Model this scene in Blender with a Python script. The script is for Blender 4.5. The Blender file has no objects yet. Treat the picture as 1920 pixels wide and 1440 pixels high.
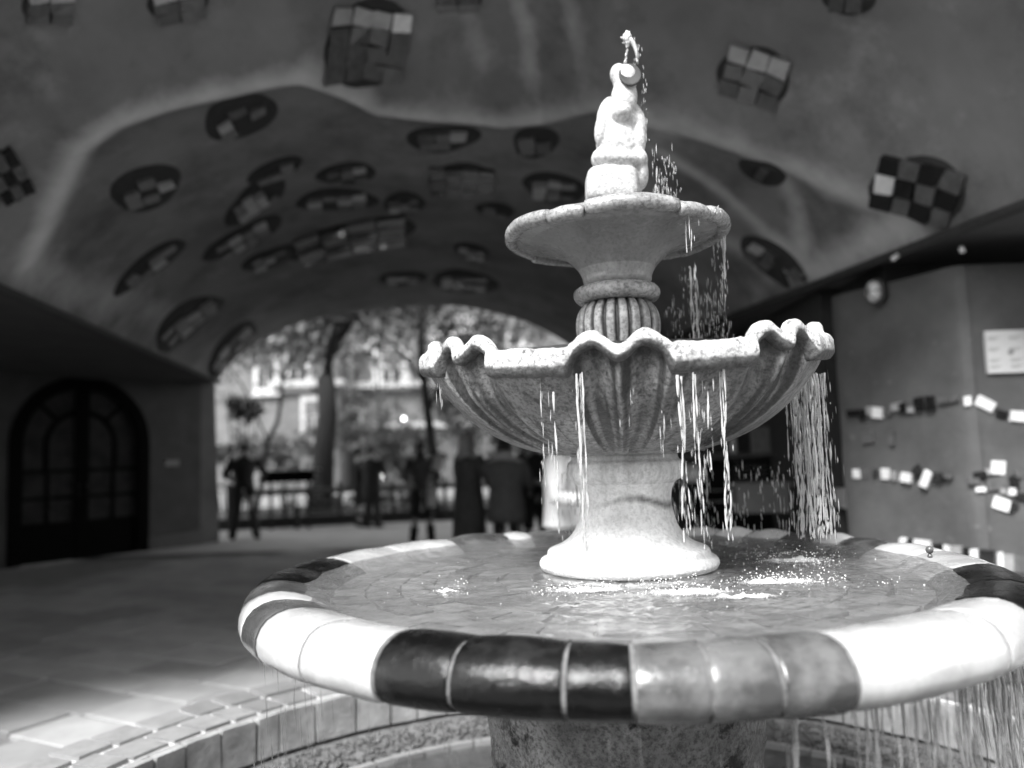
import bpy, bmesh, math, random
import numpy as np
from mathutils import Vector, Matrix, noise
random.seed(7); rng = np.random.default_rng(7)
PI = math.pi
S = bpy.context.scene
col = S.collection

# ------------------------------------------------------------------ camera, light, exposure
FPX = 1480.0
CAM = np.array([0.0, 0.0, 1.5])
PITCH = math.radians(4.9); ROLL = math.radians(-1.8)
cd = bpy.data.cameras.new('camera'); cam = bpy.data.objects.new('camera', cd); col.objects.link(cam)
RM = Matrix.Rotation(PI / 2 + PITCH, 3, 'X') @ Matrix.Rotation(ROLL, 3, 'Z')
cam.matrix_world = Matrix.Translation(CAM.tolist()) @ RM.to_4x4()
cd.sensor_width = 36; cd.lens = 36 * FPX / 1920; cd.clip_start = 0.05; cd.clip_end = 600
cd.dof.use_dof = True; cd.dof.focus_distance = 1.9; cd.dof.aperture_fstop = 1.35
S.camera = cam
SUN_EL, SUN_AZ = 48.0, 208.0          # azimuth clockwise from +Y: behind the camera, to the left
w = bpy.data.worlds.new('World'); S.world = w; w.use_nodes = True
nt = w.node_tree; nt.nodes.clear()
sky = nt.nodes.new('ShaderNodeTexSky'); sky.sky_type = 'NISHITA'; sky.sun_disc = False
sky.sun_elevation = math.radians(SUN_EL); sky.sun_rotation = math.radians(SUN_AZ)
bw = nt.nodes.new('ShaderNodeRGBToBW'); bg = nt.nodes.new('ShaderNodeBackground'); wo = nt.nodes.new('ShaderNodeOutputWorld')
nt.links.new(sky.outputs[0], bw.inputs[0]); nt.links.new(bw.outputs[0], bg.inputs[0]); nt.links.new(bg.outputs[0], wo.inputs[0])
bg.inputs[1].default_value = 0.15
sl = bpy.data.lights.new('sun', 'SUN'); sl.energy = 2.0; sl.angle = math.radians(15); sl.color = (1, 1, 1)
so = bpy.data.objects.new('sun', sl); col.objects.link(so)
e, a = math.radians(SUN_EL), math.radians(SUN_AZ)
sdir = Vector((math.sin(a) * math.cos(e), math.cos(a) * math.cos(e), math.sin(e)))
so.rotation_euler = sdir.to_track_quat('Z', 'Y').to_euler()
vs = S.view_settings; vs.view_transform = 'Standard'; vs.look = 'None'; vs.exposure = 1.9; vs.gamma = 1; vs.use_curve_mapping = False
S.render.engine = 'CYCLES'
S.cycles.max_bounces = 8; S.cycles.transparent_max_bounces = 24; S.cycles.caustics_reflective = False; S.cycles.caustics_refractive = False

# ------------------------------------------------------------------ projection helpers (real rays to real places)
RN = np.array(RM)
def ray(x, y): return RN @ np.array([(x - 960) / FPX, -(y - 720) / FPX, -1.0])
def atY(x, y, Y): v = ray(x, y); return CAM + v * (Y / v[1])
def atZ(x, y, Z): v = ray(x, y); return CAM + v * ((Z - 1.5) / v[2])
def proj(P):
    v = RN.T @ (np.array(P) - CAM); return 960 + FPX * v[0] / -v[2], 720 - FPX * v[1] / -v[2]

# ------------------------------------------------------------------ object helpers
def tag(o, label=None, cat=None, group=None, kind=None):
    if label: o['label'] = label
    if cat: o['category'] = cat
    if group: o['group'] = group
    if kind: o['kind'] = kind
    return o
def empty(name, loc=(0, 0, 0), rz=0.0, parent=None):
    o = bpy.data.objects.new(name, None); col.objects.link(o); o.location = loc; o.rotation_euler = (0, 0, rz)
    o.empty_display_size = 0.1
    if parent: o.parent = parent
    return o
def link(name, me, parent=None):
    o = bpy.data.objects.new(name, me); col.objects.link(o)
    if parent: o.parent = parent
    return o
def mesh(name, V, F, m, parent=None, smooth=True, attr=None):
    me = bpy.data.meshes.new(name)
    me.from_pydata([tuple(map(float, v)) for v in V], [], [tuple(map(int, f)) for f in F])
    me.materials.append(m)
    if smooth: me.shade_smooth()
    if attr:
        for k, vals in attr.items():
            at = me.attributes.new(k, 'FLOAT', 'POINT'); at.data.foreach_set('value', np.asarray(vals, dtype=np.float32))
    me.update()
    return link(name, me, parent)
def bmobj(name, bm, m, parent=None, smooth=False, bevel=0.0, seg=2):
    if bevel > 0:
        bmesh.ops.bevel(bm, geom=[x for x in bm.edges], offset=bevel, segments=seg, affect='EDGES', profile=0.6)
    me = bpy.data.meshes.new(name); bm.to_mesh(me); bm.free(); me.materials.append(m)
    if smooth: me.shade_smooth()
    return link(name, me, parent)
def box(bm, c, s, rz=0.0, M=None):
    r = bmesh.ops.create_cube(bm, size=1.0)
    T = Matrix.Translation(c) @ Matrix.Rotation(rz, 4, 'Z') @ Matrix.Diagonal((s[0], s[1], s[2], 1))
    if M is not None: T = M @ T
    bmesh.ops.transform(bm, matrix=T, verts=r['verts']); return r['verts']
def boxobj(name, c, s, m, parent=None, rz=0.0, bevel=0.0, M=None):
    bm = bmesh.new(); box(bm, c, s, rz, M); return bmobj(name, bm, m, parent, bevel=bevel)
def prism(poly, z0, z1):
    n = len(poly); V = [(p[0], p[1], z0) for p in poly] + [(p[0], p[1], z1) for p in poly]
    F = [tuple(range(n))[::-1], tuple(range(n, 2 * n))] + [(i, (i + 1) % n, n + (i + 1) % n, n + i) for i in range(n)]
    return V, F
def tube(V, F, path, rad, n=8):
    """append a tapered tube along path to V, F"""
    P = [Vector(p) for p in path]; b = len(V)
    for i, p in enumerate(P):
        d = (P[min(i + 1, len(P) - 1)] - P[max(i - 1, 0)]).normalized()
        u = d.orthogonal().normalized() if abs(d.z) > .99 else d.cross(Vector((0, 0, 1))).normalized(); v = d.cross(u)
        r = rad[i] if hasattr(rad, '__len__') else rad
        for k in range(n):
            q = p + (u * math.cos(2 * PI * k / n) + v * math.sin(2 * PI * k / n)) * r; V.append(q[:])
    for i in range(len(P) - 1):
        for k in range(n):
            F.append((b + i * n + k, b + i * n + (k + 1) % n, b + (i + 1) * n + (k + 1) % n, b + (i + 1) * n + k))
    F.append(tuple(b + k for k in range(n))[::-1]); F.append(tuple(b + (len(P) - 1) * n + k for k in range(n)))
def lathe(prof, n=96, jitter=0.0, fr=None):
    V = []; F = []
    for (r, z) in prof:
        for k in range(n):
            t = 2 * PI * k / n; rr = r
            if fr: rr, zz = fr(r, z, t)
            else: zz = z
            if jitter: rr += jitter * (noise.noise(Vector((math.cos(t) * r * 18, math.sin(t) * r * 18, z * 18))))
            V.append((rr * math.cos(t), rr * math.sin(t), zz))
    m = len(prof)
    for i in range(m - 1):
        for k in range(n):
            F.append((i * n + k, i * n + (k + 1) % n, (i + 1) * n + (k + 1) % n, (i + 1) * n + k))
    F.append(tuple(range(n))[::-1]); F.append(tuple((m - 1) * n + k for k in range(n)))
    return V, F
def smoothprof(pts, n=60):
    """Catmull-Rom through profile points"""
    P = [np.array(p, float) for p in pts]; out = []
    for i in range(len(P) - 1):
        p0 = P[max(i - 1, 0)]; p1 = P[i]; p2 = P[i + 1]; p3 = P[min(i + 2, len(P) - 1)]
        k = max(2, int(n / (len(P) - 1)))
        for j in range(k):
            t = j / k
            out.append(0.5 * ((2 * p1) + (-p0 + p2) * t + (2 * p0 - 5 * p1 + 4 * p2 - p3) * t * t + (-p0 + 3 * p1 - 3 * p2 + p3) * t ** 3))
    out.append(P[-1]); return [tuple(o) for o in out]

# ------------------------------------------------------------------ materials (all neutral: the photograph is black and white)
MATS = {}
def g(v, al=1.0): return (v, v, v, al)
def mat(name, c1, c2=None, scale=8.0, rough=0.8, bump=0.0, bscale=None, spec=0.5, coat=0.0, detail=6.0, lo=0.35, hi=0.65,
        stretch=(1, 1, 1), dark=None, dscale=30.0, dlo=0.6, dhi=0.7, attr=None, attr_c=0.05, rough2=None, coords='Object', metallic=0.0, pits=0.0, grain=0.0):
    m = bpy.data.materials.new(name); m.use_nodes = True; N = m.node_tree.nodes; L = m.node_tree.links
    b = N['Principled BSDF']; b.inputs['Roughness'].default_value = rough; b.inputs['Specular IOR Level'].default_value = spec
    b.inputs['Metallic'].default_value = metallic
    b.inputs['Coat Weight'].default_value = coat; b.inputs['Coat Roughness'].default_value = 0.06
    tc = N.new('ShaderNodeTexCoord'); mp = N.new('ShaderNodeMapping'); mp.inputs['Scale'].default_value = stretch
    L.new(tc.outputs[coords], mp.inputs[0])
    if c2 is None: c2 = c1 * 0.75
    n1 = N.new('ShaderNodeTexNoise'); n1.inputs['Scale'].default_value = scale; n1.inputs['Detail'].default_value = detail; n1.inputs['Roughness'].default_value = 0.62
    L.new(mp.outputs[0], n1.inputs[0])
    r1 = N.new('ShaderNodeValToRGB'); r1.color_ramp.elements[0].position = lo; r1.color_ramp.elements[1].position = hi
    r1.color_ramp.elements[0].color = g(c2); r1.color_ramp.elements[1].color = g(c1)
    L.new(n1.outputs[0], r1.inputs[0]); cur = r1.outputs[0]
    if dark is not None:
        n2 = N.new('ShaderNodeTexNoise'); n2.inputs['Scale'].default_value = dscale; n2.inputs['Detail'].default_value = 8; n2.inputs['Roughness'].default_value = 0.7
        L.new(mp.outputs[0], n2.inputs[0])
        r2 = N.new('ShaderNodeValToRGB'); r2.color_ramp.elements[0].position = dlo; r2.color_ramp.elements[1].position = dhi
        r2.color_ramp.elements[0].color = g(0); r2.color_ramp.elements[1].color = g(1)
        L.new(n2.outputs[0], r2.inputs[0])
        mx = N.new('ShaderNodeMix'); mx.data_type = 'RGBA'; L.new(r2.outputs[0], mx.inputs[0]); L.new(cur, mx.inputs[6]); mx.inputs[7].default_value = g(dark)
        cur = mx.outputs[2]
    if attr:
        at = N.new('ShaderNodeAttribute'); at.attribute_name = attr
        n3 = N.new('ShaderNodeTexNoise'); n3.inputs['Scale'].default_value = 24; n3.inputs['Detail'].default_value = 8; n3.inputs['Roughness'].default_value = .7
        m3 = N.new('ShaderNodeMapping'); m3.inputs['Scale'].default_value = (1, 1, .25); L.new(tc.outputs['Object'], m3.inputs[0]); L.new(m3.outputs[0], n3.inputs[0])
        ma = N.new('ShaderNodeMath'); ma.operation = 'ADD'; L.new(at.outputs['Fac'], ma.inputs[0]); L.new(n3.outputs[0], ma.inputs[1])
        mr = N.new('ShaderNodeMapRange'); mr.inputs[1].default_value = .75; mr.inputs[2].default_value = 1.25
        if name == 'painted_plaster': n3.inputs['Scale'].default_value = 2.0; m3.inputs['Scale'].default_value = (1, 1, 1); mr.inputs[1].default_value = .55; mr.inputs[2].default_value = 1.35
        pass; L.new(ma.outputs[0], mr.inputs[0])
        mx = N.new('ShaderNodeMix'); mx.data_type = 'RGBA'; L.new(mr.outputs[0], mx.inputs[0]); L.new(cur, mx.inputs[6]); mx.inputs[7].default_value = g(attr_c)
        cur = mx.outputs[2]
    if grain:
        ng = N.new('ShaderNodeTexNoise'); ng.inputs['Scale'].default_value = 95; ng.inputs['Detail'].default_value = 4; ng.inputs['Roughness'].default_value = .7; L.new(tc.outputs['Object'], ng.inputs[0])
        gr = N.new('ShaderNodeMapRange'); gr.inputs[1].default_value = .38; gr.inputs[2].default_value = .55; gr.inputs[3].default_value = 1 - grain; gr.inputs[4].default_value = 1.0; L.new(ng.outputs[0], gr.inputs[0])
        gm = N.new('ShaderNodeMix'); gm.data_type = 'RGBA'; gm.blend_type = 'MULTIPLY'; gm.inputs[0].default_value = 1.0; L.new(cur, gm.inputs[6]); L.new(gr.outputs[0], gm.inputs[7]); cur = gm.outputs[2]
    L.new(cur, b.inputs['Base Color'])
    if rough2 is not None:
        rr = N.new('ShaderNodeMapRange'); rr.inputs[1].default_value = .4; rr.inputs[2].default_value = .65; rr.inputs[3].default_value = rough; rr.inputs[4].default_value = rough2
        n4 = N.new('ShaderNodeTexNoise'); n4.inputs['Scale'].default_value = scale * 2.3; n4.inputs['Detail'].default_value = 5; L.new(mp.outputs[0], n4.inputs[0])
        L.new(n4.outputs[0], rr.inputs[0]); L.new(rr.outputs[0], b.inputs['Roughness'])
    if bump:
        nb = N.new('ShaderNodeTexNoise'); nb.inputs['Scale'].default_value = bscale or scale * 4; nb.inputs['Detail'].default_value = 8; nb.inputs['Roughness'].default_value = .65
        L.new(mp.outputs[0], nb.inputs[0]); bp = N.new('ShaderNodeBump'); bp.inputs['Strength'].default_value = min(1, bump); bp.inputs['Distance'].default_value = 0.01
        L.new(nb.outputs[0], bp.inputs['Height'])
        L.new(bp.outputs[0], b.inputs['Normal']); L.new(bp.outputs[0], b.inputs['Coat Normal'])
        if pits:
            vo = N.new('ShaderNodeTexVoronoi'); vo.inputs['Scale'].default_value = pits; L.new(mp.outputs[0], vo.inputs[0])
            pr = N.new('ShaderNodeMapRange'); pr.inputs[1].default_value = 0; pr.inputs[2].default_value = .22; L.new(vo.outputs['Distance'], pr.inputs[0])
            b2 = N.new('ShaderNodeBump'); b2.inputs['Strength'].default_value = .5; b2.inputs['Distance'].default_value = .004
            L.new(pr.outputs[0], b2.inputs['Height']); L.new(bp.outputs[0], b2.inputs['Normal']); L.new(b2.outputs[0], b.inputs['Normal'])
    MATS[name] = m; return m
M_stone = mat('white_cast_stone', .86, .62, scale=9, rough=.55, bump=.35, bscale=70, dark=.2, dscale=26, dlo=.66, dhi=.74, pits=60, attr='tone', attr_c=.16, grain=0.22)
M_statue = mat('statue_stone', .64, .46, scale=12, rough=.6, bump=.5, bscale=90, dark=.25, dscale=60, dlo=.68, dhi=.76, pits=110, grain=0.4)
M_shell = mat('weathered_shell_stone', .36, .16, scale=7, rough=.5, bump=.5, bscale=60, stretch=(1, 1, .35), dark=.08, dscale=30, dlo=.52, dhi=.66, attr='tone', attr_c=.05, rough2=.25, grain=0.6)
M_lip = mat('worn_white_lip', .68, .44, scale=20, rough=.55, bump=.6, bscale=60, dark=.09, dscale=34, dlo=.54, dhi=.64, attr='tone', attr_c=.10, grain=0.55)
M_top = mat('wet_grey_stone', .27, .19, scale=6, rough=.35, bump=.25, bscale=45, dark=.5, dscale=14, dlo=.64, dhi=.7, attr='tone', attr_c=.45, rough2=.15, grain=0.25)
M_topin = mat('top_bowl_rim_stone', .42, .24, scale=14, rough=.3, bump=.45, bscale=50, dark=.1, dscale=34, dlo=.6, dhi=.68, rough2=.12, grain=0.5)
M_mel = mat('fluted_stone', .34, .17, scale=16, rough=.4, bump=.35, bscale=60, dark=.12, dscale=30, dlo=.58, dhi=.68, attr='tone', attr_c=.04, grain=0.5)
M_gw = mat('white_glaze', .54, .36, scale=9, rough=.16, bump=.10, bscale=14, coat=.6, dark=.26, dscale=13, dlo=.62, dhi=.72, rough2=.3)
M_gl = mat('pale_glaze', .62, .42, scale=8, rough=.18, bump=.12, bscale=14, coat=.6, dark=.25, dscale=12, dlo=.66, dhi=.76)
M_gb = mat('black_glaze', .003, .014, lo=.36, hi=.46, scale=14, rough=.14, spec=.18, bump=.55, bscale=13, coat=.3, dark=.05, dscale=50, dlo=.66, dhi=.72, rough2=.3)
M_gg = mat('grey_glaze', .125, .05, lo=.42, hi=.58, scale=9, rough=.16, bump=.45, bscale=14, coat=.9, dark=.33, dscale=24, dlo=.64, dhi=.72, rough2=.28)
M_gd = mat('dark_grey_glaze', .09, .05, scale=8, rough=.18, bump=.4, bscale=15, coat=.8, rough2=.3)
M_grout = mat('pale_grout', .22, .10, scale=30, rough=.85, bump=.6, bscale=90, dark=.1, dscale=40, dlo=.55, dhi=.65)
M_bed = mat('mortar_bed', .16, .08, scale=20, rough=.8, bump=.5)
M_col = mat('mottled_column_stone', .40, .12, scale=7, rough=.3, bump=.6, bscale=22, dark=.02, dscale=9, dlo=.55, dhi=.62, rough2=.12, grain=0.6)
M_ft = [mat('basin_tile_%s' % n, v, v * .6, scale=12, rough=.3, bump=.2, bscale=40) for n, v in (('pale', .36), ('mid', .28), ('dark', .2), ('light', .42))]
M_kt = [mat('kerb_tile_%s' % n, v, v * .75, scale=14, rough=.7, bump=.3) for n, v in (('grey', .26), ('mid', .2), ('dark', .03))]
M_ks = mat('limestone_block', .36, .2, scale=9, rough=.75, bump=.5, bscale=50, dark=.12, dscale=30, dlo=.62, dhi=.7)
M_kj = mat('white_joint', .72, .5, scale=12, rough=.85, bump=.4)
M_peb = mat('wet_pebble', .12, .05, scale=30, rough=.25, bump=.1)
M_slab = [mat('paving_slab_%d' % i, v, v * .8, scale=3.5, rough=.85, bump=.35, bscale=40) for i, v in enumerate((.37, .32, .29, .40))]
M_gnd = mat('ground_mortar', .22, .16, scale=5, rough=.9, bump=.3)
M_ceil = mat('painted_plaster', .23, .14, scale=.9, rough=.8, bump=.5, bscale=14, dark=.06, dscale=1.3, dlo=.5, dhi=.75, attr='band', attr_c=.62, coords='Object')
M_wall = mat('grey_painted_wall', .095, .058, scale=2.2, rough=.7, bump=.6, bscale=24, dark=.17, dscale=9, dlo=.62, dhi=.74)
M_wallL = mat('dark_plaster_wall', .085, .06, scale=3, rough=.8, bump=.3, bscale=20)
M_dark = mat('dark_mortar', .03, .018, scale=20, rough=.8, bump=.5)
M_black = mat('black_painted_wood', .006, .004, scale=10, rough=.9, spec=.05)
M_glass = mat('dark_window_glass', .055, .03, scale=4, rough=.06, spec=.8)
M_tw = mat('white_mosaic_tile', .78, .6, scale=20, rough=.2, coat=.4); M_tg = mat('grey_mosaic_tile', .33, .24, scale=20, rough=.3, coat=.3)
M_tb = mat('black_mosaic_tile', .015, .01, scale=20, rough=.15, coat=.5); M_tm = mat('mid_mosaic_tile', .12, .07, scale=20, rough=.3, coat=.3)
M_tl = mat('pale_ceiling_tile', .42, .3, scale=9, rough=.4, dark=.2, dscale=16); M_td = mat('dark_ceiling_tile', .09, .05, scale=9, rough=.4)
M_paper = mat('white_notice_board', .55, .52, scale=10, rough=.6); M_ink = mat('pale_print', .3, .26, scale=30, rough=.7)
M_metal = mat('dark_metal', .05, .03, scale=10, rough=.45, metallic=.3); M_lampg = mat('frosted_lamp_glass', .6, .5, scale=10, rough=.3)
M_leaf = [mat('leaf_%d' % i, v, v * .55, scale=1.3, rough=.5, spec=.5) for i, v in enumerate((.125, .08, .045, .18))]
M_bark = mat('dark_bark', .022, .012, scale=9, rough=.9, bump=.8, stretch=(1, 1, .3))
M_fac = mat('pale_facade_plaster', .17, .12, scale=1.5, rough=.85, bump=.2); M_trim = mat('white_facade_trim', .6, .5, scale=3, rough=.8)
M_roof = mat('dark_roof', .08, .05, scale=3, rough=.8)
M_fence = mat('dark_fence_wood', .05, .03, scale=9, rough=.8); M_fence2 = mat('grey_fence_wood', .16, .1, scale=9, rough=.8)
M_skin = mat('skin', .38, .34, scale=8, rough=.5)
M_hair = mat('dark_hair', .012, .02, scale=30, rough=.5); M_hairl = mat('fair_hair', .45, .3, scale=30, rough=.5)
M_cb = mat('black_cloth', .02, .028, scale=12, rough=.85, bump=.4, bscale=12); M_cg = mat('grey_cloth', .13, .09, scale=12, rough=.85, bump=.4, bscale=12)
M_cd = mat('dark_cloth', .09, .06, scale=12, rough=.85, bump=.4, bscale=12); M_cw = mat('white_cloth', .85, .75, scale=12, rough=.8, bump=.5, bscale=9)

def water_mat(name, tint=.9, transp=.75, rough=.04, bscale=22, bstr=.6, foam=0.0, dist=.012, deep=.06):
    m = bpy.data.materials.new(name); m.use_nodes = True; N = m.node_tree.nodes; L = m.node_tree.links; N.clear()
    out = N.new('ShaderNodeOutputMaterial'); mix = N.new('ShaderNodeMixShader'); mix2 = N.new('ShaderNodeMixShader')
    tr = N.new('ShaderNodeBsdfTransparent'); tr.inputs[0].default_value = g(tint)
    df = N.new('ShaderNodeBsdfDiffuse'); df.inputs[0].default_value = g(deep)
    gl = N.new('ShaderNodeBsdfGlossy'); gl.inputs['Roughness'].default_value = rough; gl.inputs[0].default_value = g(1)
    fr = N.new('ShaderNodeFresnel'); fr.inputs[0].default_value = 1.33
    tc = N.new('ShaderNodeTexCoord'); nz = N.new('ShaderNodeTexNoise'); nz.inputs['Scale'].default_value = bscale; nz.inputs['Detail'].default_value = 5; nz.inputs['Distortion'].default_value = .8
    L.new(tc.outputs['Object'], nz.inputs[0]); bp = N.new('ShaderNodeBump'); bp.inputs['Strength'].default_value = bstr; bp.inputs['Distance'].default_value = dist
    L.new(nz.outputs[0], bp.inputs['Height']); L.new(bp.outputs[0], fr.inputs[1]); L.new(bp.outputs[0], gl.inputs['Normal'])
    mix.inputs[0].default_value = 1 - transp
    L.new(tr.outputs[0], mix.inputs[1]); L.new(df.outputs[0], mix.inputs[2])
    L.new(fr.outputs[0], mix2.inputs[0]); L.new(mix.outputs[0], mix2.inputs[1]); L.new(gl.outputs[0], mix2.inputs[2]); L.new(mix2.outputs[0], out.inputs[0])
    return m
M_water = water_mat('basin_water', transp=.74, bscale=24, bstr=.7, deep=.34)
M_pool = water_mat('pool_water', transp=.65, bscale=26, bstr=.9, deep=.12)
def drop_mat(dcol=.9, cover=.72):
    m = bpy.data.materials.new('falling_water'); m.use_nodes = True; N = m.node_tree.nodes; L = m.node_tree.links; N.clear()
    out = N.new('ShaderNodeOutputMaterial'); tr = N.new('ShaderNodeBsdfTransparent'); gl = N.new('ShaderNodeBsdfGlossy'); gl.inputs['Roughness'].default_value = .12
    df = N.new('ShaderNodeBsdfDiffuse'); df.inputs[0].default_value = g(dcol); tl = N.new('ShaderNodeBsdfTranslucent'); tl.inputs[0].default_value = g(dcol)
    fr = N.new('ShaderNodeFresnel'); fr.inputs[0].default_value = 1.45
    a1 = N.new('ShaderNodeMixShader'); a1.inputs[0].default_value = .4; a2 = N.new('ShaderNodeMixShader'); a2.inputs[0].default_value = cover; a3 = N.new('ShaderNodeMixShader')
    L.new(df.outputs[0], a1.inputs[1]); L.new(tl.outputs[0], a1.inputs[2]); L.new(tr.outputs[0], a2.inputs[1]); L.new(a1.outputs[0], a2.inputs[2])
    L.new(fr.outputs[0], a3.inputs[0]); L.new(a2.outputs[0], a3.inputs[1]); L.new(gl.outputs[0], a3.inputs[2]); L.new(a3.outputs[0], out.inputs[0])
    return m
M_drop = drop_mat(); M_drop2 = drop_mat(.42, .4)
M_foam = mat('white_foam', .9, .85, scale=20, rough=.3)

# ------------------------------------------------------------------ ground
ground_me = [(-120, -40, -.02), (120, -40, -.02), (120, 200, -.02), (-120, 200, -.02)]
tag(mesh('ground', ground_me, [(0, 1, 2, 3)], M_gnd, smooth=False), kind='structure')
M_street = mat('sunlit_street_tone', .5, .4, scale=2.5, rough=.9)  # paving made paler to stand in for sunlight on this strip
tag(mesh('street', [(-30, 13.0, .012), (30, 13.0, .012), (30, 17.9, .012), (-30, 17.9, .012)], [(0, 1, 2, 3)], M_street, smooth=False), kind='structure')
pav = tag(empty('paving'), kind='structure')
# paving slabs, rows running away under the passage
slab_cache = {}
rot = math.radians(-28)
cr, sr = math.cos(rot), math.sin(rot)
def inview(x, y, z=0, m=80):
    p = proj((x, y, z)); return -m < p[0] < 1920 + m and -m < p[1] < 1440 + m
cnt = 0
v0 = -16.0
FC = atY(1178, 1050, 2.2)                       # fountain axis
FX, FY = float(FC[0]), 2.2
BX = FX - .03                                   # basin centre
slabs = []
while v0 < 22:
    dv = random.uniform(.34, .62); u0 = -20 + random.random()
    while u0 < 20:
        du = random.uniform(.5, 1.05)
        uc, vc = u0 + du / 2, v0 + dv / 2
        x, y = uc * cr - vc * sr, uc * sr + vc * cr + 4
        if 1.6 < y < 12.6 and -8.5 < x < 3 and math.hypot(x - BX, y - FY) > 2.55 and inview(x, y) and not (x > 0 and y < 16):
            # keep inside left wall line
            if not (y < 12.7 and x < -5.0 - (12.7 - y) * .6 + .5):
                slabs.append((x, y, du, dv))
        u0 += du
    v0 += dv
slabs.sort(key=lambda s: s[1])
bm_rest = bmesh.new(); nrest = 0
for i, (x, y, du, dv) in enumerate(slabs):
    zt = random.uniform(0, .012); tl = random.uniform(-.006, .006)
    if i < 290:
        bm = bmesh.new(); box(bm, (0, 0, -.02), (du - .012, dv - .012, .06))
        bmesh.ops.bevel(bm, geom=[e_ for e_ in bm.edges if all(v.co.z > 0 for v in e_.verts)], offset=.008, segments=1, affect='EDGES')
        o = bmobj('paving_slab', bm, random.choice(M_slab), pav); o.location = (x, y, zt); o.rotation_euler = (tl, tl, rot)
    else:
        box(bm_rest, (x, y, zt - .02), (du - .012, dv - .012, .06), rot); nrest += 1
if nrest: tag(bmobj('far_paving', bm_rest, M_slab[0], pav), kind='stuff')
else: bm_rest.free()

# ------------------------------------------------------------------ the vault
def lerp(a_, b_, t): return a_ + (b_ - a_) * t
def flare(y): return max(1.0, y / 12.9)        # the mouth of the vault widens a little over its last metre and a half
def xl(y): return (-3.46 - .157 * (min(y, 12.9) - 4.2)) * flare(y)
def xr(y): return (2.89 - .1875 * (min(y, 12.9) - 4.45)) * flare(y)
def sm(t): t = max(0, min(1, t)); return t * t * (3 - 2 * t)
def ycrease(x): return float(np.interp(x, CX, CY))
def spring(y): return 2.8 - .0 * y
Y0V, Y1V = 3.0, 14.6
def ceilz(x, y):
    a_, b_ = xl(y), xr(y); u = (2 * x - a_ - b_) / (b_ - a_); u = max(-1, min(1, u))
    c = lerp(4.22, 3.95, sm((y - 5) / 7.7))
    f = (1 - abs(u) ** 2.4) ** .72 if abs(u) < 1 else 0
    zs = 2.8 + .0 * y
    z = zs + (c - zs) * f
    if not CX: return 1.5 + (z - 1.5) * flare(y)
    yc = ycrease(x)
    k = sm((yc - y) / .9)
    z += k * .50 * (1 - abs(u) ** 5) + .0
    z -= .10 * math.exp(-((y - yc) / .16) ** 2) * (1 - abs(u) ** 8)
    z += .05 * noise.noise(Vector((x * .7, y * .7, 3.3))) * f + .02 * noise.noise(Vector((x * 2.1, y * 2.1, 1.3))) * f
    return 1.5 + (z - 1.5) * flare(y)
CX = []; CY = []
def hit0(px, py):
    v = ray(px, py); v = v / v[1]
    for Y in np.linspace(3.05, 12.8, 1200):
        P = CAM + v * Y
        if xl(Y) <= P[0] <= xr(Y) and P[2] >= ceilz(P[0], Y): return float(P[0]), float(Y)
cp = [hit0(*q) for q in ((60, 480), (100, 380), (150, 262), (210, 215), (380, 165), (560, 135), (640, 165), (700, 195), (940, 215), (1030, 205), (1120, 180), (1230, 215), (1400, 262), (1560, 340), (1680, 400))]
cp = sorted([q for q in cp if q]); b2 = [hit0(*q) for q in ((1215, 275), (1340, 350), (1440, 440), (1530, 520), (1640, 445), (1700, 405))]; b2 = [q for q in b2 if q]
b3 = [q for q in [hit0(*q) for q in ((50, 490), (140, 540), (230, 560), (330, 600))] if q]
CX = [q[0] for q in cp]; CY = [q[1] for q in cp]
def dseg(x, y, P_):
    best = 9
    for i in range(len(P_) - 1):
        (ax, ay), (bx_, by_) = P_[i], P_[i + 1]; dx, dy = bx_ - ax, by_ - ay; t = max(0, min(1, ((x - ax) * dx + (y - ay) * dy) / (dx * dx + dy * dy + 1e-9)))
        best = min(best, math.hypot(x - ax - t * dx, (y - ay - t * dy)))
    return best
nu, nv = 150, 190; V = []; F = []; band = []
for j in range(nv + 1):
    y = Y0V + (Y1V - Y0V) * j / nv
    for i in range(nu + 1):
        s_ = -1 + 2 * i / nu; s_ = math.copysign(1 - (1 - abs(s_)) ** 1.5, s_)
        x = (xl(y) + xr(y)) / 2 + s_ * (xr(y) - xl(y)) / 2
        V.append((x, y, ceilz(x, y)))
        yc = ycrease(x); d = y - yc
        wv = .14 * noise.noise(Vector((x * 1.3, y * 1.3, 9)))
        bnd = math.exp(-((dseg(x, y, cp) + wv * .12) / .10) ** 2) * (.72 if x < .3 else .5)
        # second painted loops on the right flank and drips near the crown
        bnd = max(bnd, .55 * math.exp(-((dseg(x, y, b2) + wv * .2) / .09) ** 2), .35 * math.exp(-(dseg(x, y, b3) / .12) ** 2))
        bnd = max(bnd, .42 * math.exp(-((math.hypot(x - 1.75, (y - 6.4) * .8) - .62 + wv * .6) / .10) ** 2) if y > yc else 0)
        if d < 0: bnd = max(bnd, .45 * max(0, math.sin(x * 16 + 2 * math.sin(y * 3))) * math.exp(-((x - .2) / .45) ** 2) * sm(-d * 2))
        band.append(bnd)
for j in range(nv):
    for i in range(nu):
        a_ = j * (nu + 1) + i; F.append((a_, a_ + nu + 1, a_ + nu + 2, a_ + 1))
ceiling = tag(mesh('ceiling', V, F, M_ceil, attr={'band': band}), kind='structure')
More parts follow.
